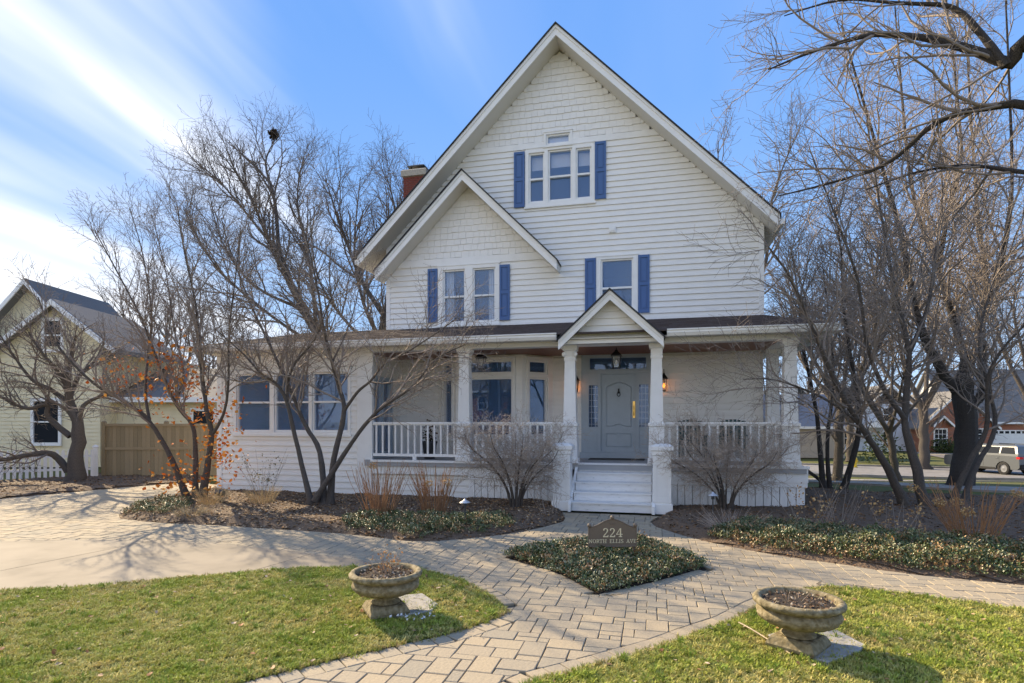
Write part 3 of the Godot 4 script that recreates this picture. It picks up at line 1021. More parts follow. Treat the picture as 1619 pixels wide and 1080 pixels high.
	for p in cut([PackedVector2Array([Vector2(-3.99, 9.42), Vector2(1.33, 9.42), Vector2(1.17, 9.58), Vector2(-3.81, 9.58)])], [WTR]):
		w.prism(p, 0.0, 0.034)
	part(h, "frieze_board", w, M.trim)
	w = MB.new()
	w.prism(PackedVector2Array([Vector2(-6.17, 6.37), Vector2(-1.65, 6.37), Vector2(-1.85, 6.57), Vector2(-5.97, 6.57)]), 0.0, 0.034)
	part(h, "frieze_board", w, M.trim)
	gable_shingles(-1.32, 12.02, 9.60, 0.0, [WTR])
	gable_shingles(-3.91, 8.50, 6.59, 0.0, [])
	w = MB.new()
	bar(w, -6.42, -6.30, 4.4, 6.95, -0.02, 0.036)
	part(h, "corner_board", w, M.trim)
	w = MB.new()
	bar(w, 3.75, 3.87, 4.4, 6.85, -0.02, 0.036)
	part(h, "corner_board", w, M.trim)

	# upper windows and shutters
	window(h, Vector3(-3.91, 0, 0), 0, 1.82, 4.66, 6.34, [[-0.76, -0.09, 4.72, 6.24, 5.47], [0.13, 0.80, 4.72, 6.24, 5.47]], 0.1, null, "curtain")
	window(h, Vector3(0.225, 0, 0), 0, 1.09, 4.66, 6.32, [[-0.43, 0.43, 4.74, 6.25, 5.48]])
	window(h, Vector3(-1.31, 0, 0), 0, 1.90, 7.82, 9.41, [[-0.86, -0.42, 7.92, 9.30, 8.58], [-0.32, 0.34, 7.92, 9.33, 8.60], [0.44, 0.86, 7.92, 9.30, 8.60]], 0.1, null, "blind")
	window(h, Vector3(-1.355, 0, 0), 0, 0.77, 9.445, 9.81, [[-0.33, 0.33, 9.47, 9.76, 0.0]], 0.1, null, "full_blind")
	for s in [[-5.12, -4.83, 4.76, 6.29], [-2.99, -2.70, 4.74, 6.28], [-0.62, -0.33, 4.78, 6.30], [0.78, 1.07, 4.78, 6.30], [-2.58, -2.28, 7.83, 9.36], [-0.35, -0.06, 7.87, 9.40]]:
		shutter(s[0], s[1], s[2], s[3])
	w = MB.new()
	w.box(Vector3(0.02, 6.95, 0.02), Vector3(0.20, 7.10, 0.07))
	w.box(Vector3(0.05, 6.98, 0.07), Vector3(0.10, 7.06, 0.085))
	w.box(Vector3(0.12, 6.98, 0.07), Vector3(0.17, 7.06, 0.085))
	part(h, "wall_vent", w, M.trim)

	porch_house()
	chimney()

func chimney() -> void:
	var mb := MB.new()
	mb.box(Vector3(-6.86, 0, -3.28), Vector3(-6.14, 10.02, -2.22))
	var ch := part(house, "chimney", mb, M.mortar)
	var bk := MB.new()
	var y := 6.9
	var row := 0
	while y < 9.96:
		var off := 0.11 if row % 2 else 0.0
		var x := -6.87 - off
		while x < -6.13:
			bk.box(Vector3(maxf(x, -6.875), y, -2.225), Vector3(minf(x + 0.21, -6.125), y + 0.062, -2.205))
			x += 0.222
		var z := -3.29 - off
		while z < -2.21:
			bk.box(Vector3(-6.145, y, maxf(z, -3.295)), Vector3(-6.125, y + 0.062, minf(z + 0.21, -2.226)))
			bk.box(Vector3(-6.875, y, maxf(z, -3.295)), Vector3(-6.855, y + 0.062, minf(z + 0.21, -2.226)))
			z += 0.222
		y += 0.074
		row += 1
	part(ch, "bricks", bk, M.chimney_brick).set_meta("kind", "stuff")
	var cap := MB.new()
	cap.stack([[10.02, 0.43, 0.60], [10.20, 0.45, 0.62], [10.24, 0.40, 0.57]], Vector3(-6.5, 0, -2.75))
	part(ch, "chimney_cap", cap, M.limestone)
	var hood := MB.new()
	for s in [[-1, -1], [1, -1], [1, 1], [-1, 1]]:
		hood.box(Vector3(-6.5 + s[0] * 0.2 - 0.02, 10.24, -2.75 + s[1] * 0.3 - 0.02), Vector3(-6.5 + s[0] * 0.2 + 0.02, 10.42, -2.75 + s[1] * 0.3 + 0.02))
	hood.stack([[10.40, 0.30, 0.42], [10.43, 0.30, 0.42], [10.52, 0.12, 0.25]], Vector3(-6.5, 0, -2.75))
	part(ch, "chimney_hood", hood, M.dark_metal)

func column(x: float, z: float, fancy: bool) -> void:
	var mb := MB.new()
	mb.stack([[0.95, 0.20, 0.20], [1.06, 0.20, 0.20], [1.08, 0.18, 0.18], [1.80, 0.165, 0.165], [1.82, 0.19, 0.19], [1.88, 0.19, 0.19], [1.90, 0.15, 0.15], [3.36, 0.118, 0.118]], Vector3(x, 0, z))
	mb.stack([[3.36, 0.135, 0.135], [3.41, 0.135, 0.135], [3.44, 0.125, 0.125], [3.58, 0.13, 0.13], [3.60, 0.165, 0.165], [3.70, 0.175, 0.175]], Vector3(x, 0, z))
	var o := part(house, "column", mb, M.trim)
	if fancy:
		var s := MB.new()
		for side in [-1, 1]:
			for e in [[3.50, 0.055], [3.61, 0.035]]:
				s.lathe([Vector2(0.0, -0.02), Vector2(e[1], -0.02), Vector2(e[1], 0.02), Vector2(0.0, 0.02)], 12, Transform3D(Basis(Vector3.RIGHT, PI / 2), Vector3(x + side * 0.13, e[0], z + 0.15)))
		part(o, "scroll", s, M.trim)

func railing(x0: float, x1: float, z: float) -> void:
	var mb := MB.new()
	mb.box(Vector3(x0, 1.86, z - 0.045), Vector3(x1, 1.91, z + 0.045))
	mb.box(Vector3(x0, 1.83, z - 0.025), Vector3(x1, 1.86, z + 0.025))
	mb.box(Vector3(x0, 1.04, z - 0.035), Vector3(x1, 1.11, z + 0.035))
	mb.box(Vector3((x0 + x1) / 2 - 0.05, 0.955, z - 0.03), Vector3((x0 + x1) / 2 + 0.05, 1.04, z + 0.03))
	part(house, "railing", mb, M.trim)
	var n := int((x1 - x0) / 0.165)
	var b := MB.new()
	b.box(Vector3(-0.021, 1.111, -0.021), Vector3(0.021, 1.829, 0.021))
	var m := b.mesh()
	for k in n:
		var o := part(house, "baluster", m, M.trim)
		o.position = Vector3(lerpf(x0, x1, (k + 0.5) / n), 0, z)

func porch_house() -> void:
	var h := house
	# first floor behind the porch
	var lower := func(_y, _t): return [[-6.1, 3.85]]
	clapboards(h, 0.0, 1.0, 3.68, lower, [[-0.72, 1.19, 0, 3.75], [-4.8, -1.45, 0, 4]], M.siding)
	# bay window, three faces
	var pts := [Vector2(-4.75, 0.0), Vector2(-4.05, 0.7), Vector2(-2.2, 0.7), Vector2(-1.5, 0.0)]
	for k in 3:
		var a: Vector2 = pts[k]
		var b: Vector2 = pts[k + 1]
		var len := a.distance_to(b)
		var dir := (b - a).normalized()
		var ang := -atan2(dir.y, dir.x)
		var mid := (a + b) * 0.5
		var xf := Transform3D(Basis(Vector3.UP, ang), Vector3(mid.x, 0, mid.y))
		var gw := 1.34 if k == 1 else 0.60
		var hole := [-gw / 2 - 0.07, gw / 2 + 0.07, 1.45, 3.62]
		var wl := wall_mesh([rect(-len / 2, len / 2, 0.95, 3.70)], [hole], -0.1, 0.0)
		var o := part(h, "bay_wall", wl, M.siding)
		o.transform = xf
		window(h, Vector3(mid.x, 0, mid.y), ang, gw + 0.14, 1.45, 3.62, [[-gw / 2, gw / 2, 1.52, 3.10, 0.0], [-gw / 2, gw / 2, 3.19, 3.56, 0.0]], 0.07, M.siding)
	# sunroom wing
	var SW := [-9.98, -6.46, 1.58, 3.30]
	part(h, "sunroom_wall", wall_mesh([rect(-10.5, -6.0, 0.0, 3.8)], [SW], 1.85, 2.0), M.siding)
	var side := MB.new()
	side.box(Vector3(-10.5, 0, -3.0), Vector3(-10.35, 3.8, 1.85))
	side.box(Vector3(-10.5, 0, -3.15), Vector3(-6.4, 3.8, -3.0))
	part(h, "sunroom_side_wall", side, M.siding)
	var fl := MB.new()
	fl.box(Vector3(-10.35, 0.8, -3.0), Vector3(-6.4, 0.94, 1.85))
	fl.box(Vector3(-10.35, 3.70, -3.0), Vector3(-6.4, 3.78, 1.85))
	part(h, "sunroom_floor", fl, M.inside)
	var sr := func(_y, _t): return [[-10.5, -6.25]]
	clapboards(h, 2.0, 0.04, 3.34, sr, [SW], M.siding)
	window(h, Vector3(-8.22, 0, 2.0), 0, 3.52, 1.58, 3.30, [[-1.68, -0.62, 1.64, 3.22, 2.44], [-0.50, 0.56, 1.64, 3.22, 2.44], [0.64, 1.70, 1.64, 3.22, 2.44]])
	# the inner end of the porch: the wing's side with a glazed door
	part(h, "porch_end_wall", (func():
		var m := MB.new()
		for p in cut([rect(-2.0, 0.0, 0.95, 3.7)], [[-1.75, -0.55, 0.95, 3.1]]):
			m.prism(p, -0.1, 0.0, Transform3D(Basis(Vector3.UP, PI / 2), Vector3(-6.0, 0, 0)))
		return m).call(), M.siding)
	window(h, Vector3(-6.0, 0, 1.15), PI / 2, 1.2, 1.0, 3.1, [[-0.53, -0.02, 1.06, 3.02, 0.0], [0.02, 0.53, 1.06, 3.02, 0.0]], 0.06, M.door_blue)
	var fr := MB.new()
	bar(fr, -10.52, -5.83, 3.36, 3.80, 2.0, 2.04)
	bar(fr, -10.52, -10.36, 0.02, 3.36, 2.0, 2.036)
	bar(fr, -6.26, -5.84, 0.0, 3.36, 1.95, 2.06)
	part(h, "sunroom_trim", fr, M.trim)
	# porch floor, fascia and skirt
	var f := MB.new()
	f.box(Vector3(-6.0, 0.80, 0.0), Vector3(4.36, 0.949, 2.16))
	f.box(Vector3(3.85, 0.80, -2.4), Vector3(4.36, 0.949, 0.0))
	part(h, "porch_floor", f, M.porch_paint)
	for e in [[-5.83, -0.96, 0.60, 0.90, 2.11], [1.53, 4.40, 0.60, 0.90, 2.11], [-5.83, -0.96, 0.901, 0.955, 2.18], [1.53, 4.42, 0.901, 0.955, 2.18], [1.53, 4.38, 0.50, 0.599, 2.095], [-3.25, -0.96, 0.50, 0.599, 2.095]]:
		var fa := MB.new()
		fa.box(Vector3(e[0], e[2], 2.06), Vector3(e[1], e[3], e[4]))
		part(h, "porch_fascia", fa, M.trim)
	var fb2 := MB.new()
	fb2.box(Vector3(4.36, 0.50, -2.4), Vector3(4.40, 0.90, 2.06))
	part(h, "porch_fascia", fb2, M.trim)
	var bm := MB.new()
	bm.box(Vector3(0.007, 0.02, 2.03), Vector3(0.156, 0.499, 2.07))
	var bmesh := bm.mesh()
	for e in [[1.53, 4.37], [-3.25, -0.96]]:
		var x: float = e[0]
		while x < e[1] - 0.1:
			var o := part(h, "skirt_board", bmesh, M.trim)
			o.position.x = x
			x += 0.165
	var bk := MB.new()
	bk.box(Vector3(-6.0, 0.0, 1.96), Vector3(4.36, 0.6, 2.0))
	bk.box(Vector3(4.3, 0.0, -2.4), Vector3(4.34, 0.6, 1.96))
	part(h, "skirt_backing", bk, M.siding)
	var sk := func(_y, _t): return [[-5.83, -3.26]]
	clapboards(h, 2.0, 0.03, 0.598, sk, [], M.siding)
	# columns and railings
	for c in [[-3.35, false], [-0.74, true], [1.24, false], [4.05, false]]:
		column(c[0], 2.0, c[1])
	column(4.05, 0.1, false)
	railing(-5.83, -3.55, 2.0)
	railing(-3.15, -0.94, 2.0)
	railing(1.44, 3.86, 2.0)
	var sr2 := MB.new()
	sr2.box(Vector3(4.01, 1.86, 0.3), Vector3(4.09, 1.91, 1.8))
	sr2.box(Vector3(4.02, 1.04, 0.3), Vector3(4.08, 1.11, 1.8))
	part(h, "railing", sr2, M.trim)
	for k in 9:
		var b := MB.new()
		b.box(Vector3(4.03, 1.111, 0.36 + k * 0.165), Vector3(4.07, 1.859, 0.40 + k * 0.165))
		part(h, "baluster", b, M.trim)
	# beam, ceiling, eave
	var be := MB.new()
	be.box(Vector3(-6.0, 3.70, 1.84), Vector3(4.22, 3.86, 2.16))
	be.box(Vector3(3.88, 3.70, -2.4), Vector3(4.22, 3.86, 1.84))
	be.box(Vector3(-10.6, 3.801, 2.04), Vector3(-6.0, 3.86, 2.16))
	part(h, "porch_beam", be, M.trim)
	var ce := MB.new()
	var zc := 0.04
	while zc < 1.80:
		ce.box(Vector3(-6.0, 3.71, zc), Vector3(3.87, 3.73, zc + 0.085))
		zc += 0.09
	part(h, "porch_ceiling", ce, M.ceiling_wood).set_meta("kind", "stuff")
	var so := MB.new()
	so.box(Vector3(-11.0, 3.80, 2.16), Vector3(4.8, 3.82, 2.50))
	so.box(Vector3(4.22, 3.80, -2.4), Vector3(4.8, 3.82, 2.16))
	so.box(Vector3(-11.0, 3.80, -3.4), Vector3(-10.5, 3.82, 2.16))
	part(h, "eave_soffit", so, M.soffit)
	var gu := MB.new()
	for e in [[-11.06, -0.98], [1.46, 4.86]]:
		var prof := PackedVector2Array([Vector2(2.50, 3.79), Vector2(2.58, 3.79), Vector2(2.62, 3.86), Vector2(2.615, 3.90), Vector2(2.64, 3.915), Vector2(2.64, 3.94), Vector2(2.50, 3.94)])
		# the profile lies in z and y and runs along x
		var q := PackedVector2Array()
		for p in prof:
			q.append(Vector2(-p.x, p.y))
		gu.prism(q, e[0], e[1], Transform3D(Basis(Vector3.UP, PI / 2), Vector3.ZERO))
	gu.box(Vector3(4.80, 3.79, -2.4), Vector3(4.92, 3.94, 2.52))
	part(h, "gutter", gu, M.trim)
	# porch and wing roof, laid in courses
	var pr := MB.new()
	pr.face([Vector3(-11.0, 3.90, 2.55), Vector3(4.82, 3.90, 2.55), Vector3(3.85, 4.60, 0.0), Vector3(-9.0, 4.60, 0.0)], Vector3.UP)
	pr.face([Vector3(4.82, 3.90, 2.55), Vector3(4.82, 3.90, -2.4), Vector3(3.85, 4.60, -2.4), Vector3(3.85, 4.60, 0.0)], Vector3.UP)
	pr.face([Vector3(-11.0, 3.90, 2.55), Vector3(-9.0, 4.60, 0.0), Vector3(-9.0, 4.60, -0.8), Vector3(-11.0, 3.90, -3.4)], Vector3.UP)
	pr.face([Vector3(-9.0, 4.60, -0.8), Vector3(-6.3, 4.60, -0.8), Vector3(-6.3, 3.90, -3.4), Vector3(-11.0, 3.90, -3.4)], Vector3.UP)
	pr.face([Vector3(-9.0, 4.60, 0.0), Vector3(-6.3, 4.60, 0.0), Vector3(-6.3, 4.60, -0.8), Vector3(-9.0, 4.60, -0.8)], Vector3.UP)
	var proof := part(h, "porch_roof", pr, M.shingle_brown)
	var cs := MB.new()
	var n := 19
	for k in n:
		var t := (k + 0.0) / n
		var z := lerpf(2.60, 0.02, t)
		var z2 := lerpf(2.60, 0.02, (k + 1.15) / n)
		var y := lerpf(3.905, 4.60, t)
		var y2 := lerpf(3.905, 4.60, (k + 1.15) / n)
		var xl := lerpf(-11.03, -9.02, t)
		var xr := lerpf(4.84, 3.85, t)
		var x := xl
		while x < xr:
			var nx := minf(xr, x + rng.randf_range(0.16, 0.34))
			var lift := 0.014 + rng.randf() * 0.007
			cs.face([Vector3(x, y + lift, z), Vector3(nx - 0.004, y + lift, z), Vector3(nx - 0.004, y2 + 0.006, z2), Vector3(x, y2 + 0.006, z2)], Vector3.UP)
			cs.face([Vector3(x, y + lift, z), Vector3(nx - 0.004, y + lift, z), Vector3(nx - 0.004, y - 0.004, z), Vector3(x, y - 0.004, z)], Vector3.BACK)
			x = nx
	part(proof, "shingle_courses", cs, M.shingle_brown).set_meta("kind", "stuff")
	var fb := MB.new()
	bar(fb, -6.38, 3.84, 4.36, 4.66, 0.0, 0.03)
	part(h, "flashing_board", fb, M.trim)

	# entrance gable
	var ap := Vector2(0.23, 4.84)
	var ft := [Vector2(-0.93, 3.76), Vector2(1.39, 3.76)]
	var er := MB.new()
	for q in ft:
		slope_slab(er, ap, q, 0.0, 0.14, 0.3, 2.62)
	part(h, "entrance_roof", er, M.trim)
	gable_trim(ap, ft, 2.40, 2.62, 0.21, true)
	var tm := MB.new()
	tm.prism(PackedVector2Array([Vector2(-0.86, 3.70), Vector2(1.30, 3.70), Vector2(0.22, 4.68)]), 2.28, 2.36)
	tm.box(Vector3(-0.92, 3.70, 2.17), Vector3(1.38, 3.795, 2.42))
	part(h, "entrance_gable", tm, M.siding)
	var en := func(y, _t): return [[0.22 - (4.62 - y) * 1.08, 0.22 + (4.62 - y) * 1.08]]
	clapboards(h, 2.36, 3.80, 4.55, en, [], M.siding)

	# steps with piers
	for k in 5:
		var y := 0.95 - 0.19 * (k + 1)
		var tr := MB.new()
		tr.box(Vector3(-0.54, y - 0.03, 2.14 + 0.28 * k), Vector3(1.14, y, 2.16 + 0.28 * (k + 1)))
		if k < 4:
			part(h, "tread", tr, M.worn_paint)
		var ri := MB.new()
		ri.box(Vector3(-0.53, maxf(y, 0.0) + 0.001, 2.10 + 0.28 * k), Vector3(1.13, y + 0.159, 2.13 + 0.28 * k))
		part(h, "riser", ri, M.worn_paint)
	var nose := MB.new()
	nose.box(Vector3(-0.54, 0.92, 1.98), Vector3(1.14, 0.955, 2.18))
	part(h, "tread", nose, M.worn_paint)
	var cheeks := MB.new()
	cheeks.prism(PackedVector2Array([Vector2(-2.05, 0.0), Vector2(-3.42, 0.0), Vector2(-3.42, 0.16), Vector2(-2.05, 0.93)]), -0.60, -0.545, Transform3D(Basis(Vector3.UP, PI / 2), Vector3.ZERO))
	part(h, "step_side", cheeks, M.trim)
	cheeks = MB.new()
	cheeks.prism(PackedVector2Array([Vector2(-2.05, 0.0), Vector2(-3.42, 0.0), Vector2(-3.42, 0.16), Vector2(-2.05, 0.93)]), 1.145, 1.20, Transform3D(Basis(Vector3.UP, PI / 2), Vector3.ZERO))
	part(h, "step_side", cheeks, M.trim)
	for x in [-0.755, 1.345]:
		var pi := MB.new()
		pi.stack([[0.0, 0.215, 0.215], [0.20, 0.215, 0.215], [0.22, 0.185, 0.185], [1.20, 0.185, 0.185], [1.22, 0.205, 0.205], [1.30, 0.205, 0.205], [1.32, 0.23, 0.23], [1.40, 0.23, 0.23], [1.45, 0.14, 0.14]], Vector3(x, 0, 3.1))
		bar(pi, x - 0.183, x - 0.11, 0.24, 1.18, 3.286, 3.303)
		bar(pi, x + 0.11, x + 0.183, 0.24, 1.18, 3.286, 3.303)
		bar(pi, x - 0.109, x + 0.109, 1.08, 1.18, 3.286, 3.302)
		bar(pi, x - 0.109, x + 0.109, 0.24, 0.34, 3.286, 3.302)
		bar(pi, x - 0.095, x + 0.095, 0.36, 1.06, 3.286, 3.294)
		part(h, "step_pier", pi, M.trim)

	# entrance: door, sidelights, transom
	var ef := MB.new()
	for p in cut([rect(-0.72, 1.19, 0.95, 3.76)], [[-0.19, 0.73, 1.13, 3.18], [-0.52, -0.28, 1.78, 2.90], [0.80, 1.04, 1.78, 2.90], [-0.50, 0.98, 3.32, 3.62]]):
		ef.prism(p, -0.12, 0.03)
	bar(ef, -0.74, 1.21, 0.952, 1.10, 0.03, 0.20)
	bar(ef, -0.62, -0.22, 1.10, 1.13, 0.03, 0.06)
	for s in [[-0.53, -0.27], [0.79, 1.05]]:
		bar(ef, s[0] + 0.03, s[1] - 0.03, 1.24, 1.62, 0.03, 0.042)
	for s in [-0.235, 0.765]:
		bar(ef, s - 0.035, s + 0.035, 1.13, 3.20, 0.03, 0.075)
	bar(ef, -0.72, 1.19, 3.20, 3.28, 0.03, 0.07)
	var ent := part(h, "entrance_frame", ef, M.door_blue)
	part(ent, "sidelight_pane", sheet(-0.53, -0.27, 1.77, 2.91, -0.02), M.pane)
	part(ent, "sidelight_pane", sheet(0.79, 1.05, 1.77, 2.91, -0.02), M.pane)
	part(ent, "transom_pane", sheet(-0.51, 0.99, 3.31, 3.63, -0.02), M.pane)
	var led := MB.new()
	for s in [-0.40, 0.92]:
		for k in 7:
			led.box(Vector3(s - 0.13, 1.85 + k * 0.16, -0.015), Vector3(s + 0.13, 1.858 + k * 0.16, -0.008))
		for e in [-0.05, 0.05]:
			led.box(Vector3(s + e - 0.004, 1.78, -0.015), Vector3(s + e + 0.004, 2.9, -0.008))
	part(ent, "leaded_bars", led, M.gray_metal)
	var d := MB.new()
	d.box(Vector3(-0.188, 1.132, -0.06), Vector3(0.728, 3.178, -0.012))
	for e in [[1.24, 1.62, 0.0], [1.78, 2.98, 0.13]]:
		var out := PackedVector2Array()
		var inn := PackedVector2Array()
		for pass_ in [[0.0, out], [0.035, inn]]:
			var g: float = pass_[0]
			var arr: PackedVector2Array = pass_[1]
			arr.append(Vector2(-0.07 + g, e[0] + g))
			if e[2] > 0.0:
				for k in 9:
					var t := (k + 0.5) / 9.0
					arr.append(Vector2(lerpf(-0.07 + g, 0.61 - g, t), e[0] + g + 0.06 * exp(-pow((t - 0.5) * 5.0, 2))))
			arr.append(Vector2(0.61 - g, e[0] + g))
			arr.append(Vector2(0.61 - g, e[1] - e[2] - g))
			if e[2] > 0.0:
				for k in 11:
					var t := (k + 0.5) / 11.0
					arr.append(Vector2(lerpf(0.61 - g, -0.07 + g, t), e[1] - e[2] - g + e[2] * sin(PI * t)))
			arr.append(Vector2(-0.07 + g, e[1] - e[2] - g))
			if g == 0.0:
				out = arr
			else:
				inn = arr
		for k in out.size():
			var j := (k + 1) % out.size()
			var o3 := [Vector3(out[k].x, out[k].y, -0.011), Vector3(out[j].x, out[j].y, -0.011)]
			var m3 := [out[k].lerp(inn[k], 0.5), out[j].lerp(inn[j], 0.5)]
			var top := [Vector3(m3[0].x, m3[0].y, 0.008), Vector3(m3[1].x, m3[1].y, 0.008)]
			var i3 := [Vector3(inn[k].x, inn[k].y, -0.011), Vector3(inn[j].x, inn[j].y, -0.011)]
			d.face([o3[0], o3[1], top[1], top[0]], Vector3.BACK)
			d.face([top[0], top[1], i3[1], i3[0]], Vector3.BACK)
	d.lathe([Vector2(0.0, 0.012), Vector2(0.05, 0.008), Vector2(0.085, -0.002)], 10, Transform3D(Basis(Vector3.RIGHT, PI / 2).scaled(Vector3(1, 0.8, 1)), Vector3(0.27, 1.58, -0.010)))
	var door := part(h, "door", d, M.door_blue, "blue grey panelled front door with an arched upper panel")
	var hd := MB.new()
	hd.box(Vector3(0.635, 2.02, -0.011), Vector3(0.70, 2.46, 0.004))
	hd.tube(PackedVector3Array([Vector3(0.667, 2.08, 0.0), Vector3(0.667, 2.10, 0.05), Vector3(0.667, 2.24, 0.06), Vector3(0.667, 2.34, 0.0)]), PackedFloat32Array([0.012, 0.012, 0.012, 0.012]), 6)
	part(door, "handle", hd, M.brass)
	var kn := MB.new()
	kn.lathe([Vector2(0.0, 0.03), Vector2(0.03, 0.02), Vector2(0.035, 0.0)], 10, Transform3D(Basis(Vector3.RIGHT, PI / 2), Vector3(0.27, 2.70, -0.011)))
	var ring := PackedVector3Array()
	var rr := PackedFloat32Array()
	for k in 13:
		ring.append(Vector3(0.27 + 0.04 * sin(TAU * k / 12), 2.65 + 0.055 * cos(TAU * k / 12), 0.016))
		rr.append(0.009)
	kn.tube(ring, rr, 5)
	kn.box(Vector3(0.25, 2.72, -0.011), Vector3(0.29, 2.80, 0.012))
	part(door, "knocker", kn, M.iron)
	var mt := MB.new()
	mt.box(Vector3(-0.45, 0.951, 0.26), Vector3(0.95, 0.965, 0.85))
	var mo := part(self, numbered("doormat"), mt, M.inside)
	mo.transform = house.transform
	meta(mo, "dark doormat on the porch floor before the front door", "doormat")

# ---------------------------------------------------------------- trees and shrubs
func smooth_line(p: Array, per: int) -> PackedVector3Array:
	var r := PackedVector3Array()
	for i in p.size() - 1:
		var p0: Vector3 = p[maxi(i - 1, 0)]
		var p1: Vector3 = p[i]
		var p2: Vector3 = p[i + 1]
		var p3: Vector3 = p[mini(i + 2, p.size() - 1)]
		for k in per:
			var t := float(k) / per
			r.append(p1.cubic_interpolate(p2, p0, p3, t))
	r.append(p[-1])
	return r

func branch(mb: MB, tips: Array, pts: PackedVector3Array, rad: PackedFloat32Array, lvl: int, P: Dictionary, rg: RandomNumberGenerator) -> void:
	var total := 0.0
	for i in pts.size() - 1:
		total += pts[i].distance_to(pts[i + 1])
	var n := int(total * P.den[lvl] + rg.randf())
	if lvl == 0:
		n = maxi(n, 3)
	var start: float = P.start[lvl]
	for k in n:
		var t := lerpf(start, 1.0, (k + rg.randf() * 0.9) / n)
		t = minf(t, 0.999)
		var f := t * (pts.size() - 1)
		var i := int(f)
		var p := pts[i].lerp(pts[i + 1], f - i)
		var r := lerpf(rad[i], rad[i + 1], f - i)
		var d := (pts[i + 1] - pts[i]).normalized()
		var ax := d.cross(Vector3(rg.randf() - 0.5, rg.randf() - 0.5, rg.randf() - 0.5)).normalized()
		if ax == Vector3.ZERO:
			continue
		var a: float = deg_to_rad(P.ang[lvl]) * rg.randf_range(0.6, 1.3)
		var dir := d.rotated(ax, a)
		dir.y += P.up[lvl]
		dir = dir.normalized()
		var ln: float = P.len[lvl] * (1.0 - 0.5 * t) * rg.randf_range(0.55, 1.3)
		var segs: int = P.seg[lvl]
		var rr: float = minf(r * 0.72, P.rad[lvl] * rg.randf_range(0.75, 1.2))
		rr = maxf(rr, P.thin)
		var q := PackedVector3Array([p])
		var qr := PackedFloat32Array([rr])
		for s in segs:
			dir += Vector3(rg.randf() - 0.5, rg.randf() - 0.5, rg.randf() - 0.5) * P.wob[lvl]
			dir.y += P.trop[lvl]
			dir = dir.normalized()
			p += dir * (ln / segs)
			q.append(p)
			qr.append(maxf(lerpf(rr, rr * 0.35, float(s + 1) / segs), P.thin * 0.8))
		mb.tube(q, qr, 5 if lvl == 0 and rr > 0.02 else 3)
		if lvl + 1 < P.levels:
			branch(mb, tips, q, qr, lvl + 1, P, rg)
		else:
			tips.append(p)

var SMALL := {"levels": 3, "den": [4.2, 6.5, 7.0], "start": [0.30, 0.15, 0.15], "ang": [42.0, 44.0, 48.0], "up": [0.15, 0.05, 0.0], "len": [1.9, 0.85, 0.34], "seg": [6, 4, 2], "rad": [0.023, 0.0095, 0.005], "wob": [0.5, 0.55, 0.6], "trop": [0.05, 0.03, 0.02], "thin": 0.0036}
var TALL := {"levels": 3, "den": [2.1, 3.3, 4.0], "start": [0.22, 0.12, 0.12], "ang": [40.0, 44.0, 48.0], "up": [0.18, 0.08, 0.03], "len": [4.0, 1.8, 0.8], "seg": [7, 5, 3], "rad": [0.075, 0.026, 0.010], "wob": [0.45, 0.5, 0.55], "trop": [0.05, 0.04, 0.02], "thin": 0.0062}

func with(base: Dictionary, over: Dictionary) -> Dictionary:
	var d := base.duplicate(true)
	d.merge(over, true)
	return d

# stems: [points in the scene, radius at the foot, radius at the tip]
func tree(called: String, label: String, group: String, stems: Array, P: Dictionary, bark: Material, twig: Material, sd: int, stem_name := "trunk", category := "tree") -> Node3D:
	var base: Vector3 = stems[0][0][0]
	var o := thing(called, label, category, base, 0.0, group)
	var rg := RandomNumberGenerator.new()
	rg.seed = sd
	var crown := MB.new()
	var tips := []
	for s in stems:
		var rel := []
		for p in s[0]:
			rel.append(p - base)
		var per := 4
		var pts := smooth_line(rel, per)
		var m := pts.size()
		var rad := PackedFloat32Array()
		for i in m:
			var t := float(i) / (m - 1)
			var flare := 1.0 + 0.5 * exp(-t * 18.0) * (1.0 if s.size() < 4 else 0.0)
			rad.append(lerpf(s[1], s[2], pow(t, 0.8)) * flare * rg.randf_range(0.94, 1.06))
			if i > 0:
				pts[i] += Vector3(rg.randf() - 0.5, 0, rg.randf() - 0.5) * rad[i] * 0.35
		var tb := MB.new()
		tb.tube(pts, rad, 9 if s[1] > 0.03 else 6)
		part(o, stem_name, tb, bark)
		branch(crown, tips, pts, rad, 0, P, rg)
	part(o, "crown", crown, twig)
	return o

func leaf_mesh(mb: MB, at: Vector3, size: float, rg: RandomNumberGenerator, col: Color) -> void:
	var d := Vector3(rg.randf() - 0.5, rg.randf() - 0.6, rg.randf() - 0.5).normalized()
	var s := d.cross(Vector3(rg.randf() - 0.5, 0.5, rg.randf() - 0.5)).normalized()
	var up := d.cross(s)
	var a := mb.v.size()
	var tip := at + d * size
	var mid := at + d * size * 0.5
	mb.tri(at, mid + s * size * 0.36 + up * size * 0.12, tip, up)
	mb.tri(at, mid - s * size * 0.36 + up * size * 0.12, tip, up)
	for k in mb.v.size() - a:
		mb.c.append(col)

# clinging dry leaves around given points
func leaves(o: Node3D, spots: Array, n: int, spread: float, size: float, cols: Array, sd: int) -> void:
	var rg := RandomNumberGenerator.new()
	rg.seed = sd
	var mb := MB.new()
	for k in n:
		var p: Vector3 = spots[rg.randi() % spots.size()]
		p += Vector3(rg.randfn() * spread, rg.randfn() * spread, rg.randfn() * spread)
		leaf_mesh(mb, p, size * rg.randf_range(0.6, 1.3), rg, cols[rg.randi() % cols.size()] * rg.randf_range(0.7, 1.2))
	part(o, "leaves", mb, M.leaf).set_meta("kind", "stuff")

func shift(stems: Array, by: Vector3) -> Array:
	var r := []
	for s in stems:
		var q := []
		for p in s[0]:
			q.append(p + by)
		var c: Array = s.duplicate()
		c[0] = q
		r.append(c)
	return r

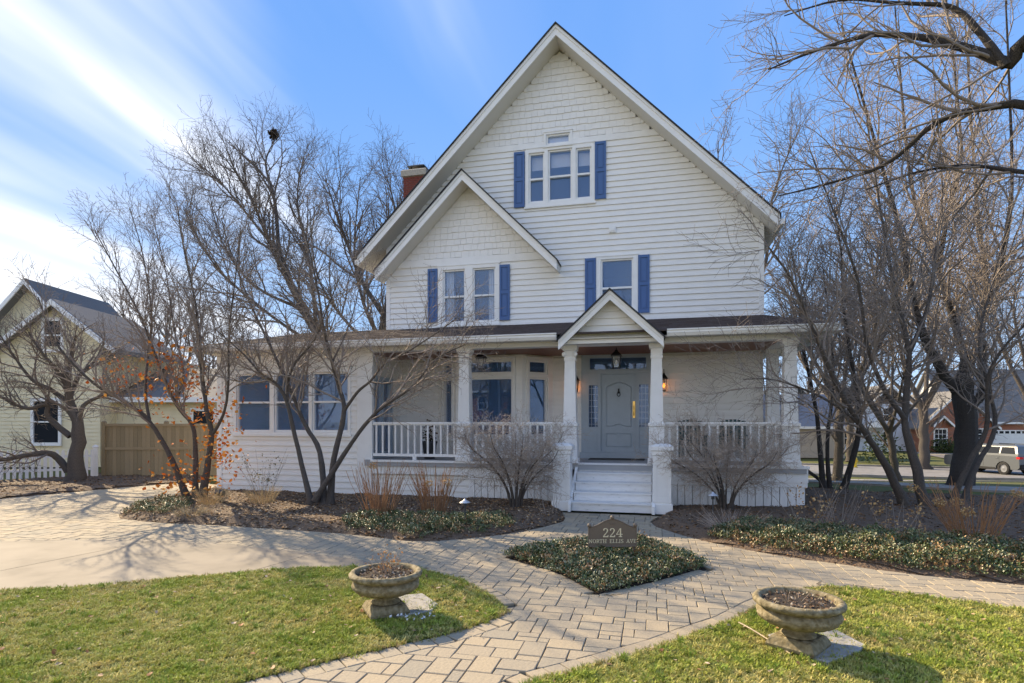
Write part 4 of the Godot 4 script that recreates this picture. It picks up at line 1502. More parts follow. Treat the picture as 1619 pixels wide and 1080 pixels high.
# an upright forked tree grown from a few numbers
func forked(base: Vector3, height: float, r: float, lean: float, n: int, sd: int) -> Array:
	var rg := RandomNumberGenerator.new()
	rg.seed = sd
	var fork := base + Vector3(lean * height * 0.3, height * rg.randf_range(0.22, 0.32), 0)
	var out := [[[base, base.lerp(fork, 0.5) + Vector3(0.1 * lean, 0, 0), fork], r, r * 0.8]]
	for k in n:
		var a := TAU * k / n + rg.randf() * 0.8
		var w := rg.randf_range(0.16, 0.34) * height
		var tip := base + Vector3(cos(a) * w + lean * height * 0.5, height * rg.randf_range(0.82, 1.0), sin(a) * w)
		var mid := fork.lerp(tip, 0.4) + Vector3(cos(a), 0, sin(a)) * w * 0.22
		out.append([[fork - Vector3(0, 0.1, 0), mid, fork.lerp(tip, 0.72) + Vector3(rg.randf() - 0.5, 0, rg.randf() - 0.5) * 0.8, tip], r * rg.randf_range(0.45, 0.62), r * 0.07, 1])
	return out

func trees() -> void:
	# multi-stemmed tree with clinging orange leaves at the corner of the drive
	var a := tree("ornamental_tree", "small multi-stemmed tree with clinging orange leaves beside the drive", "", [
		[[Vector3(-7.785, 0.050, -14.100), Vector3(-8.106, 1.042, -14.000), Vector3(-8.510, 1.930, -13.800), Vector3(-8.920, 2.394, -13.500), Vector3(-9.389, 2.780, -13.200), Vector3(-9.980, 3.606, -12.900), Vector3(-10.316, 4.625, -12.800)], 0.075, 0.012],
		[[Vector3(-7.588, 0.050, -14.100), Vector3(-7.642, 1.167, -14.200), Vector3(-7.718, 1.839, -14.200), Vector3(-8.188, 2.377, -14.300), Vector3(-8.679, 3.402, -14.400), Vector3(-9.129, 4.441, -14.500), Vector3(-9.882, 5.793, -14.600), Vector3(-10.424, 6.689, -14.700)], 0.07, 0.010],
		[[Vector3(-7.354, 0.063, -14.000), Vector3(-7.056, 1.514, -13.800), Vector3(-7.093, 2.077, -13.700), Vector3(-7.144, 2.807, -13.600), Vector3(-7.125, 3.701, -13.400), Vector3(-7.158, 4.589, -13.300), Vector3(-7.374, 5.846, -13.200), Vector3(-7.515, 6.768, -13.200)], 0.075, 0.010],
		[[Vector3(-7.056, 1.574, -13.800), Vector3(-6.676, 2.075, -13.600), Vector3(-6.462, 2.793, -13.400), Vector3(-6.303, 3.886, -13.100), Vector3(-6.069, 5.063, -12.900), Vector3(-5.911, 6.070, -12.800)], 0.042, 0.008, 1],
		[[Vector3(-8.510, 1.930, -13.800), Vector3(-8.786, 2.628, -14.100), Vector3(-8.911, 3.572, -14.400), Vector3(-9.002, 4.555, -14.700), Vector3(-9.427, 6.223, -15.000), Vector3(-9.880, 7.424, -15.200)], 0.042, 0.008, 1],
		[[Vector3(-8.188, 2.377, -14.300), Vector3(-8.267, 3.141, -14.800), Vector3(-8.793, 4.335, -15.300), Vector3(-9.184, 5.892, -15.600), Vector3(-9.737, 7.508, -15.900)], 0.038, 0.008, 1],
	], with(SMALL, {"den": [4.2, 6.5, 7.5], "len": [1.9, 0.85, 0.34], "up": [0.35, 0.15, 0.05]}), M.bark, M.twig, 101)
	var spots := []
	for p in [Vector3(-8.213, 2.318, -13.900), Vector3(-7.167, 2.318, -13.900), Vector3(-6.868, 2.169, -13.900), Vector3(-7.765, 3.514, -13.900), Vector3(-8.362, 3.365, -13.900), Vector3(-7.017, 1.422, -13.900), Vector3(-6.868, 1.123, -13.900), Vector3(-7.615, 2.767, -13.900), Vector3(-7.092, 0.525, -13.900), Vector3(-6.793, 1.571, -13.900), Vector3(-8.063, 0.525, -13.900), Vector3(-7.839, 0.749, -13.900), Vector3(-6.868, 0.824, -13.900), Vector3(-7.316, 2.169, -13.900), Vector3(-8.886, 2.916, -13.900), Vector3(-9.483, 3.066, -13.900)]:
		spots.append(p - a.position)
	leaves(a, spots, 850, 0.27, 0.105, [Color(0.62, 0.20, 0.03), Color(0.70, 0.27, 0.05), Color(0.55, 0.14, 0.03), Color(0.75, 0.36, 0.08)], 7)
	# the tree before the sunroom windows
	tree("ornamental_tree", "small bare tree with splayed stems before the sunroom windows", "", [
		[[Vector3(-4.370, 0.125, -12.800), Vector3(-4.695, 1.317, -12.900), Vector3(-4.931, 2.330, -12.900), Vector3(-5.141, 2.753, -12.800), Vector3(-5.385, 2.957, -12.600), Vector3(-5.660, 3.340, -12.400), Vector3(-6.159, 3.842, -12.200)], 0.062, 0.010],
		[[Vector3(-4.095, 0.097, -12.800), Vector3(-4.275, 1.224, -13.100), Vector3(-4.655, 1.800, -13.300), Vector3(-4.877, 2.246, -13.400), Vector3(-5.360, 3.172, -13.600), Vector3(-5.767, 3.977, -13.700), Vector3(-6.136, 4.690, -13.800), Vector3(-6.691, 5.934, -14.000), Vector3(-6.917, 6.762, -14.000)], 0.065, 0.010],
		[[Vector3(-3.957, 0.097, -12.800), Vector3(-3.874, 1.102, -12.800), Vector3(-3.654, 2.065, -12.800), Vector3(-3.751, 2.629, -12.800), Vector3(-3.885, 3.184, -12.700), Vector3(-4.031, 3.892, -12.600), Vector3(-4.079, 4.427, -12.500), Vector3(-4.226, 5.445, -12.300), Vector3(-4.454, 6.334, -12.200)], 0.072, 0.010],
		[[Vector3(-4.254, 0.207, -12.700), Vector3(-3.407, 1.470, -12.500), Vector3(-2.810, 2.138, -12.300), Vector3(-2.062, 2.629, -12.100), Vector3(-1.555, 3.190, -12.000), Vector3(-0.953, 3.474, -11.900)], 0.058, 0.010],
		[[Vector3(-3.654, 2.148, -12.800), Vector3(-3.313, 2.550, -12.600), Vector3(-3.017, 2.774, -12.500), Vector3(-2.660, 3.153, -12.400), Vector3(-2.079, 3.422, -12.200), Vector3(-1.451, 3.813, -12.100), Vector3(-1.090, 4.068, -12.000)], 0.040, 0.008, 1],
		[[Vector3(-4.931, 2.330, -12.900), Vector3(-4.955, 2.767, -13.000), Vector3(-4.728, 3.180, -12.800), Vector3(-4.200, 3.661, -12.500), Vector3(-3.798, 4.366, -12.200), Vector3(-3.413, 5.100, -12.000)], 0.040, 0.008, 1],
		[[Vector3(-3.885, 3.184, -12.700), Vector3(-3.697, 3.829, -13.000), Vector3(-3.541, 4.426, -13.200), Vector3(-3.425, 5.161, -13.300)], 0.028, 0.007, 1],
	], with(SMALL, {"den": [4.0, 6.5, 7.5], "len": [1.75, 0.8, 0.32]}), M.bark, M.twig, 102)
	# gnarled tree at the neighbour's fence
	tree("gnarled_tree", "gnarled low-branched tree in front of the white picket fence", "", [
		[[Vector3(-13.830, -0.180, -18.600), Vector3(-13.770, 0.760, -18.600), Vector3(-13.750, 1.760, -18.600), Vector3(-13.950, 2.460, -18.600), Vector3(-13.899, 3.048, -18.400), Vector3(-13.650, 3.818, -18.200), Vector3(-13.345, 4.571, -18.000)], 0.27, 0.03],
		[[Vector3(-14.030, 0.360, -18.600), Vector3(-14.273, 0.766, -18.500), Vector3(-14.473, 0.955, -18.300), Vector3(-14.894, 0.894, -18.000), Vector3(-15.320, 0.783, -17.600), Vector3(-15.896, 0.901, -17.200)], 0.12, 0.05, 1],
		[[Vector3(-13.970, 1.460, -18.600), Vector3(-14.551, 2.039, -18.500), Vector3(-14.552, 2.454, -18.400), Vector3(-14.981, 2.331, -18.200), Vector3(-15.532, 2.616, -18.000), Vector3(-16.259, 3.202, -17.800)], 0.10, 0.03, 1],
		[[Vector3(-13.750, 1.760, -18.600), Vector3(-13.550, 2.420, -18.600), Vector3(-13.080, 2.724, -18.700), Vector3(-12.483, 2.870, -18.800), Vector3(-11.879, 3.282, -18.900)], 0.09, 0.02, 1],
		[[Vector3(-14.050, 2.560, -18.600), Vector3(-14.551, 2.954, -18.500), Vector3(-14.945, 3.238, -18.300), Vector3(-15.281, 3.990, -18.000), Vector3(-15.494, 4.541, -17.800)], 0.09, 0.02, 1],
		[[Vector3(-13.915, 2.755, -18.500), Vector3(-13.837, 3.376, -18.800), Vector3(-13.545, 3.913, -19.100), Vector3(-13.375, 4.556, -19.300)], 0.08, 0.02, 1],
		[[Vector3(-13.899, 3.048, -18.400), Vector3(-14.023, 3.603, -18.000), Vector3(-14.184, 4.133, -17.600), Vector3(-14.304, 4.575, -17.400)], 0.07, 0.02, 1],
	], with(SMALL, {"den": [5.0, 7.5, 8.0], "len": [1.5, 0.75, 0.34], "rad": [0.03, 0.011, 0.006], "thin": 0.0045}), M.bark, M.twig_far, 103)
	# tall trees behind the wing
	var tall := with(TALL, {})
	tree("tall_tree", "tallest bare tree behind the sunroom with a nest near its top", "bare trees behind the sunroom", [
		[[Vector3(-8.585, 2.863, -32.000), Vector3(-9.961, 5.616, -32.000), Vector3(-11.682, 8.713, -32.000), Vector3(-12.714, 11.122, -32.000)], 0.286, 0.177],
		[[Vector3(-11.682, 8.713, -32.000), Vector3(-13.023, 11.655, -31.500), Vector3(-13.983, 14.167, -31.000), Vector3(-15.053, 15.818, -30.600)], 0.136, 0.020, 1],
		[[Vector3(-12.714, 11.122, -32.000), Vector3(-13.047, 14.024, -32.400), Vector3(-13.737, 16.290, -32.800), Vector3(-13.395, 17.619, -33.000)], 0.129, 0.020, 1],
		[[Vector3(-10.649, 6.992, -32.000), Vector3(-11.337, 10.700, -33.000), Vector3(-12.266, 14.473, -33.600), Vector3(-12.046, 17.255, -34.000)], 0.129, 0.020, 1],
		[[Vector3(-9.961, 5.616, -32.000), Vector3(-12.650, 7.500, -31.000), Vector3(-15.145, 9.900, -30.000), Vector3(-16.479, 12.622, -29.500)], 0.116, 0.020, 1],
		[[Vector3(-12.714, 11.122, -32.000), Vector3(-14.531, 13.184, -33.000), Vector3(-16.601, 15.557, -33.600), Vector3(-17.969, 16.743, -34.000)], 0.102, 0.020, 1],
		[[Vector3(-11.338, 8.025, -32.000), Vector3(-14.971, 9.870, -34.000), Vector3(-17.293, 12.739, -35.000), Vector3(-18.303, 15.947, -35.500)], 0.102, 0.020, 1],
	], tall, M.bark, M.twig_far, 104)
	tree("tall_tree", "bare forked tree between the nest tree and the brick chimney", "bare trees behind the sunroom", [
		[[Vector3(-6.823, 2.803, -30.000), Vector3(-6.694, 5.384, -30.000), Vector3(-6.500, 7.319, -30.000)], 0.272, 0.218],
		[[Vector3(-6.500, 7.319, -30.000), Vector3(-7.726, 9.255, -30.000), Vector3(-8.636, 11.769, -29.800), Vector3(-9.342, 14.049, -29.500)], 0.150, 0.020, 1],
		[[Vector3(-6.500, 7.319, -30.000), Vector3(-6.280, 9.705, -30.500), Vector3(-6.110, 12.763, -30.800), Vector3(-6.650, 15.000, -31.000)], 0.136, 0.020, 1],
		[[Vector3(-6.694, 6.029, -30.000), Vector3(-7.817, 8.167, -31.000), Vector3(-8.531, 11.064, -31.800), Vector3(-8.344, 15.417, -32.400)], 0.136, 0.020, 1],
		[[Vector3(-6.565, 6.997, -30.000), Vector3(-5.377, 8.815, -29.500), Vector3(-4.506, 11.192, -29.000), Vector3(-4.785, 12.986, -28.800)], 0.122, 0.020, 1],
		[[Vector3(-6.758, 5.384, -30.000), Vector3(-8.404, 7.139, -29.000), Vector3(-9.485, 9.194, -28.500), Vector3(-9.619, 12.076, -28.000)], 0.109, 0.020, 1],
	], tall, M.bark, M.twig_far, 105)
	for e in [["bare tree whose top shows just above the right roof slope", Vector3(13.345, 3.165, -42.000), 24.5, 0.34, 201], ["slender bare tree far behind the yellow house", Vector3(-37.065, 3.061, -60.000), 17.0, 0.3, 202], ["low bare tree far behind the wooden fence", Vector3(-28.358, 2.669, -55.000), 13.0, 0.26, 203], ["bare tree behind the tall trees and chimney", Vector3(-6.425, 2.868, -50.000), 24.0, 0.34, 204]]:
		tree("distant_tree", e[0], "trees far behind the house", forked(Vector3(e[1].x, gy(e[1].x, e[1].z) - 0.1, e[1].z), e[2], e[3], 0.02, 5, e[4]), with(TALL, {"den": [1.2, 2.0, 2.6], "thin": 0.011}), M.bark, M.twig_far, e[4])

	# right side
	var right := with(SMALL, {"den": [3.6, 5.6, 6.6], "len": [2.4, 1.05, 0.44], "rad": [0.026, 0.0105, 0.005], "thin": 0.0034, "up": [0.1, 0.02, 0.0], "trop": [0.03, 0.0, 0.0]})
	tree("bare_tree", "clump of thin dark stems close beyond the porch corner column", "bare trees on the right", [
		[[Vector3(8.579, -0.016, -16.200), Vector3(8.405, 2.057, -16.200), Vector3(7.957, 3.775, -16.000), Vector3(7.688, 5.264, -15.800), Vector3(7.389, 6.563, -15.600)], 0.075, 0.010],
		[[Vector3(8.753, -0.051, -16.200), Vector3(8.791, 1.336, -16.400), Vector3(9.131, 3.121, -16.700), Vector3(9.149, 4.971, -17.000), Vector3(9.035, 6.857, -17.200)], 0.07, 0.010],
		[[Vector3(9.084, -0.086, -16.200), Vector3(9.454, 1.711, -16.000), Vector3(9.200, 3.072, -15.800), Vector3(8.758, 4.783, -15.500), Vector3(8.507, 6.280, -15.200), Vector3(8.202, 7.513, -15.000)], 0.085, 0.012],
		[[Vector3(8.927, -0.051, -16.200), Vector3(8.191, 0.595, -16.400), Vector3(7.596, 1.051, -16.800), Vector3(7.500, 2.048, -17.200), Vector3(7.442, 3.556, -17.500)], 0.06, 0.010, 1],
	], right, M.bark_dark, M.twig, 106)
	tree("bare_tree", "bare tree with a strongly leaning stem in the right bed", "bare trees on the right", [
		[[Vector3(8.610, -0.107, -12.700), Vector3(8.204, 0.586, -12.600), Vector3(7.753, 1.220, -12.400), Vector3(7.149, 1.861, -12.100), Vector3(6.477, 2.763, -11.800), Vector3(5.880, 3.730, -11.500), Vector3(5.352, 4.670, -11.300), Vector3(4.883, 5.248, -11.200)], 0.105, 0.012],
		[[Vector3(8.979, -0.203, -12.700), Vector3(8.719, 1.198, -12.800), Vector3(8.621, 1.969, -12.900), Vector3(8.772, 3.424, -13.000), Vector3(8.585, 4.548, -13.100), Vector3(8.381, 5.988, -13.200), Vector3(8.016, 8.736, -13.300)], 0.11, 0.014],
		[[Vector3(8.621, 1.969, -12.900), Vector3(7.996, 2.692, -12.700), Vector3(7.534, 3.620, -12.500), Vector3(7.215, 4.915, -12.300), Vector3(6.642, 6.168, -12.100), Vector3(6.071, 7.487, -12.000)], 0.06, 0.010, 1],
		[[Vector3(8.772, 3.424, -13.000), Vector3(9.304, 4.426, -13.200), Vector3(9.733, 5.790, -13.500), Vector3(10.098, 7.361, -13.800), Vector3(10.018, 10.300, -14.000)], 0.055, 0.010, 1],
		[[Vector3(7.149, 1.861, -12.100), Vector3(6.477, 2.255, -11.800), Vector3(5.694, 2.555, -11.500), Vector3(4.988, 2.726, -11.300), Vector3(4.402, 2.719, -11.200)], 0.035, 0.008, 1],
	], right, M.bark, M.twig, 107)
	tree("big_tree", "big dark-trunked tree forking low at the side street", "bare trees on the right", [
		[[Vector3(13.732, -0.171, -18.000), Vector3(13.829, 0.894, -18.000), Vector3(13.848, 2.074, -18.000), Vector3(13.771, 3.216, -18.000)], 0.36, 0.26],
		[[Vector3(13.810, 2.732, -18.000), Vector3(13.423, 3.061, -18.000), Vector3(12.584, 4.216, -17.800), Vector3(11.921, 5.588, -17.500), Vector3(11.383, 7.411, -17.200), Vector3(10.396, 9.812, -16.800), Vector3(9.235, 13.042, -16.500)], 0.19, 0.02, 1],
		[[Vector3(13.771, 3.216, -18.000), Vector3(13.964, 3.788, -18.100), Vector3(13.882, 4.596, -18.300), Vector3(13.470, 6.780, -18.600), Vector3(12.881, 9.623, -19.000), Vector3(12.631, 15.626, -19.400)], 0.20, 0.02, 1],
		[[Vector3(13.848, 2.152, -18.000), Vector3(14.118, 2.535, -17.900), Vector3(14.269, 3.010, -17.800), Vector3(14.052, 4.720, -17.600), Vector3(14.296, 6.290, -17.300), Vector3(14.450, 8.627, -17.000), Vector3(14.099, 13.967, -16.800)], 0.18, 0.02, 1],
		[[Vector3(13.771, 3.216, -18.000), Vector3(14.710, 4.360, -18.600), Vector3(15.575, 6.424, -19.300), Vector3(15.817, 9.169, -20.000), Vector3(15.772, 16.184, -20.500)], 0.16, 0.02, 1],
		[[Vector3(13.470, 6.780, -18.600), Vector3(13.365, 8.442, -18.000), Vector3(13.446, 10.000, -17.600), Vector3(12.752, 14.512, -17.300)], 0.09, 0.02, 1],
	], with(right, {"den": [2.6, 4.6, 5.6], "len": [3.4, 1.5, 0.62], "rad": [0.042, 0.014, 0.0065], "thin": 0.0045}), M.bark_dark, M.twig, 108)
	tree("bare_tree", "bare tree with crossing slender stems in front of the parked car", "bare trees on the right", [
		[[Vector3(10.083, -0.103, -13.600), Vector3(10.459, 0.927, -13.500), Vector3(10.799, 1.742, -13.400), Vector3(10.681, 2.879, -13.200), Vector3(10.854, 3.535, -13.000), Vector3(11.205, 4.194, -12.700), Vector3(11.473, 5.207, -12.400)], 0.075, 0.012],
		[[Vector3(10.390, -0.030, -13.600), Vector3(10.914, 0.906, -13.800), Vector3(11.426, 1.795, -13.900), Vector3(11.298, 2.924, -14.000), Vector3(11.197, 3.841, -14.100), Vector3(11.694, 5.406, -14.300), Vector3(12.325, 7.170, -14.500)], 0.07, 0.012],
	], with(right, {"den": [2.4, 4.6, 5.5]}), M.bark, M.twig, 109)
	# limb reaching in from a tree just outside the picture
	tree("overhanging_tree", "tree whose long dark limbs reach in across the upper right sky", "bare trees on the right", [
		[[Vector3(9.6, 0, -7.6), Vector3(9.5, 3.0, -7.7), Vector3(9.3, 5.2, -7.8)], 0.26, 0.18],
		[[Vector3(9.3, 5.1, -7.8), Vector3(7.323, 7.129, -8.200), Vector3(7.140, 7.030, -8.400), Vector3(6.755, 7.337, -8.600), Vector3(6.155, 7.653, -8.800), Vector3(5.521, 7.832, -9.000), Vector3(4.753, 7.717, -9.200), Vector3(4.055, 7.480, -9.300)], 0.12, 0.010, 1],
		[[Vector3(7.050, 6.985, -8.400), Vector3(6.755, 7.707, -8.600), Vector3(6.534, 8.126, -8.800), Vector3(5.908, 8.316, -9.000), Vector3(5.149, 8.508, -9.200), Vector3(4.351, 8.399, -9.400)], 0.06, 0.008, 1],
		[[Vector3(9.3, 4.6, -7.8), Vector3(7.865, 6.413, -8.600), Vector3(7.263, 6.719, -9.000), Vector3(6.777, 6.681, -9.400), Vector3(6.222, 6.199, -9.800), Vector3(5.382, 5.965, -10.000), Vector3(4.612, 5.826, -10.200)], 0.085, 0.010, 1],
		[[Vector3(9.4, 4.2, -7.7), Vector3(8.521, 5.558, -9.000), Vector3(8.160, 6.008, -9.600), Vector3(7.793, 6.353, -10.200), Vector3(7.186, 6.379, -10.600), Vector3(6.630, 6.253, -11.000)], 0.06, 0.010, 1],
	], with(right, {"den": [2.8, 5.0, 6.0], "start": [0.25, 0.12, 0.1], "len": [2.2, 0.95, 0.36]}), M.bark_dark, M.twig, 110)
	for e in [["street tree with a straight trunk beyond the thin dark stems", Vector3(14.356, -0.225, -26.000), 11.5, 0.21, 210, 0.05], ["broad street tree left of the brick house", Vector3(28.065, -0.896, -40.000), 13.5, 0.34, 211, -0.02], ["young street tree leaning left behind the leaning stem", Vector3(15.729, -0.268, -24.000), 9.0, 0.15, 212, -0.12], ["bare tree left of the white houses across the street", Vector3(27.639, -0.887, -48.000), 14.0, 0.32, 213, 0.0], ["bare tree rising behind the brick house roof", Vector3(62.137, -1.890, -75.000), 17.0, 0.36, 214, 0.0], ["bare tree at the far right edge beyond the parked car", Vector3(39.292, -1.506, -44.000), 15.0, 0.34, 215, -0.05], ["bare tree behind the blue-roofed garage", Vector3(31.233, -1.033, -62.000), 15.0, 0.3, 216, 0.0]]:
		var p: Vector3 = e[1]
		tree("street_tree", e[0], "trees along the side street", forked(Vector3(p.x, gy(p.x, p.z) - 0.06, p.z), e[2], e[3], e[5], 5, e[4]), with(TALL, {"den": [1.9, 2.8, 3.4], "len": [3.6, 1.6, 0.7], "rad": [0.05, 0.02, 0.011], "thin": 0.0075}), M.bark, M.twig_far, e[4])
	# trees across the road behind the viewer, mirrored in the windows
	for e in [["bare tree across the road behind the viewer, nearest the walk", Vector3(-5.5, 0, 13), 12.0, 301], ["bare tree across the road behind the viewer, right of the walk", Vector3(5.0, 0, 17), 14.0, 302], ["bare tree across the road behind the viewer, farthest left", Vector3(-17, 0, 15), 13.0, 303]]:
		tree("roadside_tree", e[0], "trees across the road", forked(e[1], e[2], 0.3, 0.0, 5, e[3]), with(TALL, {"den": [1.2, 1.6, 2.0], "len": [3.4, 1.6, 0.7]}), M.bark, M.twig_far, e[3])

	for e in [["tall evergreen behind the viewer, nearer the opposite brick house", Vector3(-16, 0, 17), 7.0, 311], ["tall evergreen behind the viewer, nearer the opposite beige house", Vector3(-27, 0, 3), 7.5, 312]]:
		var rg := RandomNumberGenerator.new()
		rg.seed = e[3]
		var o := thing("evergreen_tree", e[0], "tree", e[1], 0.0, "evergreens across the road")
		var tk := MB.new()
		tk.tube(PackedVector3Array([Vector3.ZERO, Vector3(0, e[2], 0)]), PackedFloat32Array([0.2, 0.03]), 8)
		part(o, "trunk", tk, M.bark)
		var cr := MB.new()
		for k in 2600:
			var t := pow(rg.randf(), 0.8)
			var an := rg.randf() * TAU
			var r: float = (1.0 - t) * e[2] * 0.30 * sqrt(rg.randf()) + 0.1
			leaf_mesh(cr, Vector3(cos(an) * r, 0.5 + t * (e[2] - 0.4) - r * 0.25, sin(an) * r), 0.34, rg, pick([Color(0.045, 0.075, 0.03), Color(0.07, 0.10, 0.04)], rg))
		part(o, "crown", cr, M.leaf)
	# dense twiggy shrubs before the porch
	var bush := with(SMALL, {"den": [10.0, 12.0, 13.0], "start": [0.25, 0.1, 0.1], "ang": [55.0, 55.0, 60.0], "len": [0.95, 0.42, 0.17], "rad": [0.010, 0.0055, 0.0035], "thin": 0.003, "wob": [0.75, 0.8, 0.9], "up": [0.05, 0.03, 0.0], "trop": [0.02, 0.0, 0.0]})
	for e in [[Vector3(0.08, 0.06, -12.6), "rounded bare shrub before the porch railing, left of the steps", 120, 1.0], [Vector3(4.40, 0.08, -12.1), "rounded bare shrub before the porch railing, right of the steps", 121, 1.08]]:
		var rg := RandomNumberGenerator.new()
		rg.seed = e[2]
		var st := []
		for k in 10:
			var an := TAU * k / 10.0 + rg.randf() * 0.4
			var out: float = rg.randf_range(0.45, 0.98) * e[3]
			var b: Vector3 = e[0] + Vector3(cos(an) * 0.10, 0, sin(an) * 0.10)
			var hgt: float = rg.randf_range(1.15, 1.75) * e[3]
			var b2 := b + Vector3(cos(an) * out * 0.14, hgt * 0.28, sin(an) * out * 0.12)
			st.append([[b, b2, b2 + Vector3(cos(an) * out * 0.42, hgt * 0.30, sin(an) * out * 0.32), b + Vector3(cos(an) * out * 1.1, hgt * 0.80, sin(an) * out * 0.8), b + Vector3(cos(an) * out * 1.35, hgt, sin(an) * out * 0.95)], rg.randf_range(0.020, 0.034), 0.005])
		tree("bare_shrub", e[1], "shrubs before the porch", st, bush, M.bark, M.twig_pale, e[2], "stem", "shrub")

# ---------------------------------------------------------------- lawns, beds and their plants
func random_in(poly: PackedVector2Array, n: int, rg: RandomNumberGenerator, within := Rect2()) -> Array:
	var b := span(poly)
	if within.size != Vector2.ZERO:
		b = b.intersection(within)
	var r := []
	var tries := 0
	while r.size() < n and tries < n * 12:
		tries += 1
		var p := Vector2(rg.randf_range(b.position.x, b.end.x), rg.randf_range(b.position.y, b.end.y))
		if inside(p, poly):
			r.append(p)
	return r

func tuft_mesh(n: int, hgt: float, sd: int) -> ArrayMesh:
	var rg := RandomNumberGenerator.new()
	rg.seed = sd
	var mb := MB.new()
	for k in n:
		var a := rg.randf() * TAU
		var d := Vector3(cos(a), 0, sin(a))
		var s := Vector3(-d.z, 0, d.x) * 0.0022
		var b := d * rg.randf() * 0.02
		var l := hgt * rg.randf_range(0.6, 1.2)
		var m := b + d * l * 0.25 + Vector3(0, l * 0.6, 0)
		var t := b + d * l * rg.randf_range(0.5, 0.95) + Vector3(0, l * rg.randf_range(0.65, 0.95), 0)
		mb.tri(b - s, b + s, m + s, d)
		mb.tri(b - s, m + s, m - s, d)
		mb.tri(m - s, m + s, t, d)
	return mb.mesh()

func clump_mesh(n: int, size: float, r: float, sd: int) -> ArrayMesh:
	var rg := RandomNumberGenerator.new()
	rg.seed = sd
	var mb := MB.new()
	for k in n:
		var at := Vector3(rg.randfn() * r, rg.randf() * r * 1.1, rg.randfn() * r)
		var d := Vector3(rg.randf() - 0.5, rg.randf() * 0.7, rg.randf() - 0.5).normalized()
		var s := d.cross(Vector3(rg.randf() - 0.5, 1.0, rg.randf() - 0.5)).normalized()
		var up := s.cross(d).normalized()
		var l := size * rg.randf_range(0.7, 1.25)
		var tip := at + d * l - up * l * 0.12
		var a := at + d * l * 0.35
		var b := at + d * l * 0.72
		for e in [1.0, -1.0]:
			var w1: Vector3 = a + s * e * l * 0.27 + up * l * 0.07
			var w2: Vector3 = b + s * e * l * 0.22 + up * l * 0.05
			mb.tri(at, w1, a, up)
			mb.face([a, w1, w2, b], up)
			mb.tri(b, w2, tip, up)
	return mb.mesh()

func litter_mesh(sd: int) -> ArrayMesh:
	var rg := RandomNumberGenerator.new()
	rg.seed = sd
	var mb := MB.new()
	var prev := Vector3.ZERO
	var pts := []
	for k in 6:
		var a := TAU * k / 6.0
		pts.append(Vector3(cos(a) * 0.5 * rg.randf_range(0.6, 1.0), rg.randf() * 0.22, sin(a) * 0.36 * rg.randf_range(0.6, 1.0)))
	for k in 6:
		mb.tri(Vector3(0, 0.05, 0), pts[k], pts[(k + 1) % 6], Vector3.UP)
	return mb.mesh()

func upright(p: Vector3, rg: RandomNumberGenerator, s0: float, s1: float, tilt := 0.2) -> Transform3D:
	var b := Basis(Vector3.UP, rg.randf() * TAU)
	b = Basis(Vector3(rg.randf() - 0.5, 0, rg.randf() - 0.5).normalized(), rg.randfn() * tilt) * b
	return Transform3D(b.scaled(Vector3.ONE * rg.randf_range(s0, s1)), p)

func pick(cols: Array, rg: RandomNumberGenerator, lo := 0.8, hi := 1.2) -> Color:
	var c: Color = cols[rg.randi() % cols.size()]
	var f := rg.randf_range(lo, hi)
	return Color(c.r * f, c.g * f, c.b * f)

func grass(called: String, poly: PackedVector2Array, n: int, label: String, sd: int, within: Rect2) -> void:
	var rg := RandomNumberGenerator.new()
	rg.seed = sd
	var f := FastNoiseLite.new()
	f.frequency = 1.1
	f.fractal_octaves = 3
	f.seed = sd
	var at := []
	var tint := []
	for p in random_in(poly, n, rg, within):
		var v := f.get_noise_2d(p.x, p.y)
		var green := Color(0.31, 0.37, 0.055)
		var dry := Color(0.60, 0.51, 0.20)
		if v > 0.28 and rg.randf() < 0.55:
			continue
		var k := clampf(0.42 + v * 0.9 + rg.randfn() * 0.25, 0.0, 1.0)
		var c := green.lerp(dry, k)
		var s := rg.randf_range(0.75, 1.25)
		tint.append(Color(c.r * s, c.g * s, c.b * s))
		at.append(upright(Vector3(p.x, 0.0, p.y), rg, 0.7, 1.25, 0.25))
	# ragged edge along the paving, and a few coarser clumps
	for k in poly.size():
		var a := poly[k]
		var b := poly[(k + 1) % poly.size()]
		if not within.grow(0.1).has_point((a + b) * 0.5):
			continue
		for j in int(a.distance_to(b) / 0.012):
			var p := a.lerp(b, rg.randf()) + Vector2(rg.randfn(), rg.randfn()) * 0.022
			at.append(upright(Vector3(p.x, 0.0, p.y), rg, 0.6, 1.3, 0.5))
			tint.append(pick([Color(0.40, 0.36, 0.12), Color(0.30, 0.33, 0.07), Color(0.46, 0.36, 0.18)], rg))
	for p in random_in(poly, 260, rg, within):
		for j in 5:
			at.append(upright(Vector3(p.x + rg.randfn() * 0.025, 0.0, p.y + rg.randfn() * 0.025), rg, 1.2, 1.9, 0.3))
			tint.append(pick([Color(0.22, 0.30, 0.05), Color(0.30, 0.36, 0.07)], rg))
	scatter(self, called, tuft_mesh(9, 0.036, 3), M.leaf, at, tint, label, "grass")

func litter(called: String, poly: PackedVector2Array, rise: float, n: int, label: String, cols: Array, sd: int, size := 0.05, within := Rect2(), lift := 0.0) -> void:
	var rg := RandomNumberGenerator.new()
	rg.seed = sd
	var at := []
	var tint := []
	for p in random_in(poly, n, rg, within):
		var y := gy(p.x, p.y) + lift
		if rise > 0.0:
			y += bed_h(p.x, p.y, poly, rise) - 0.008
		at.append(upright(Vector3(p.x, y, p.y), rg, size * 0.5, size * 1.5, 0.35))
		tint.append(pick(cols, rg, 0.5, 1.3))
	scatter(self, called, litter_mesh(4), M.leaf, at, tint, label, "leaves")

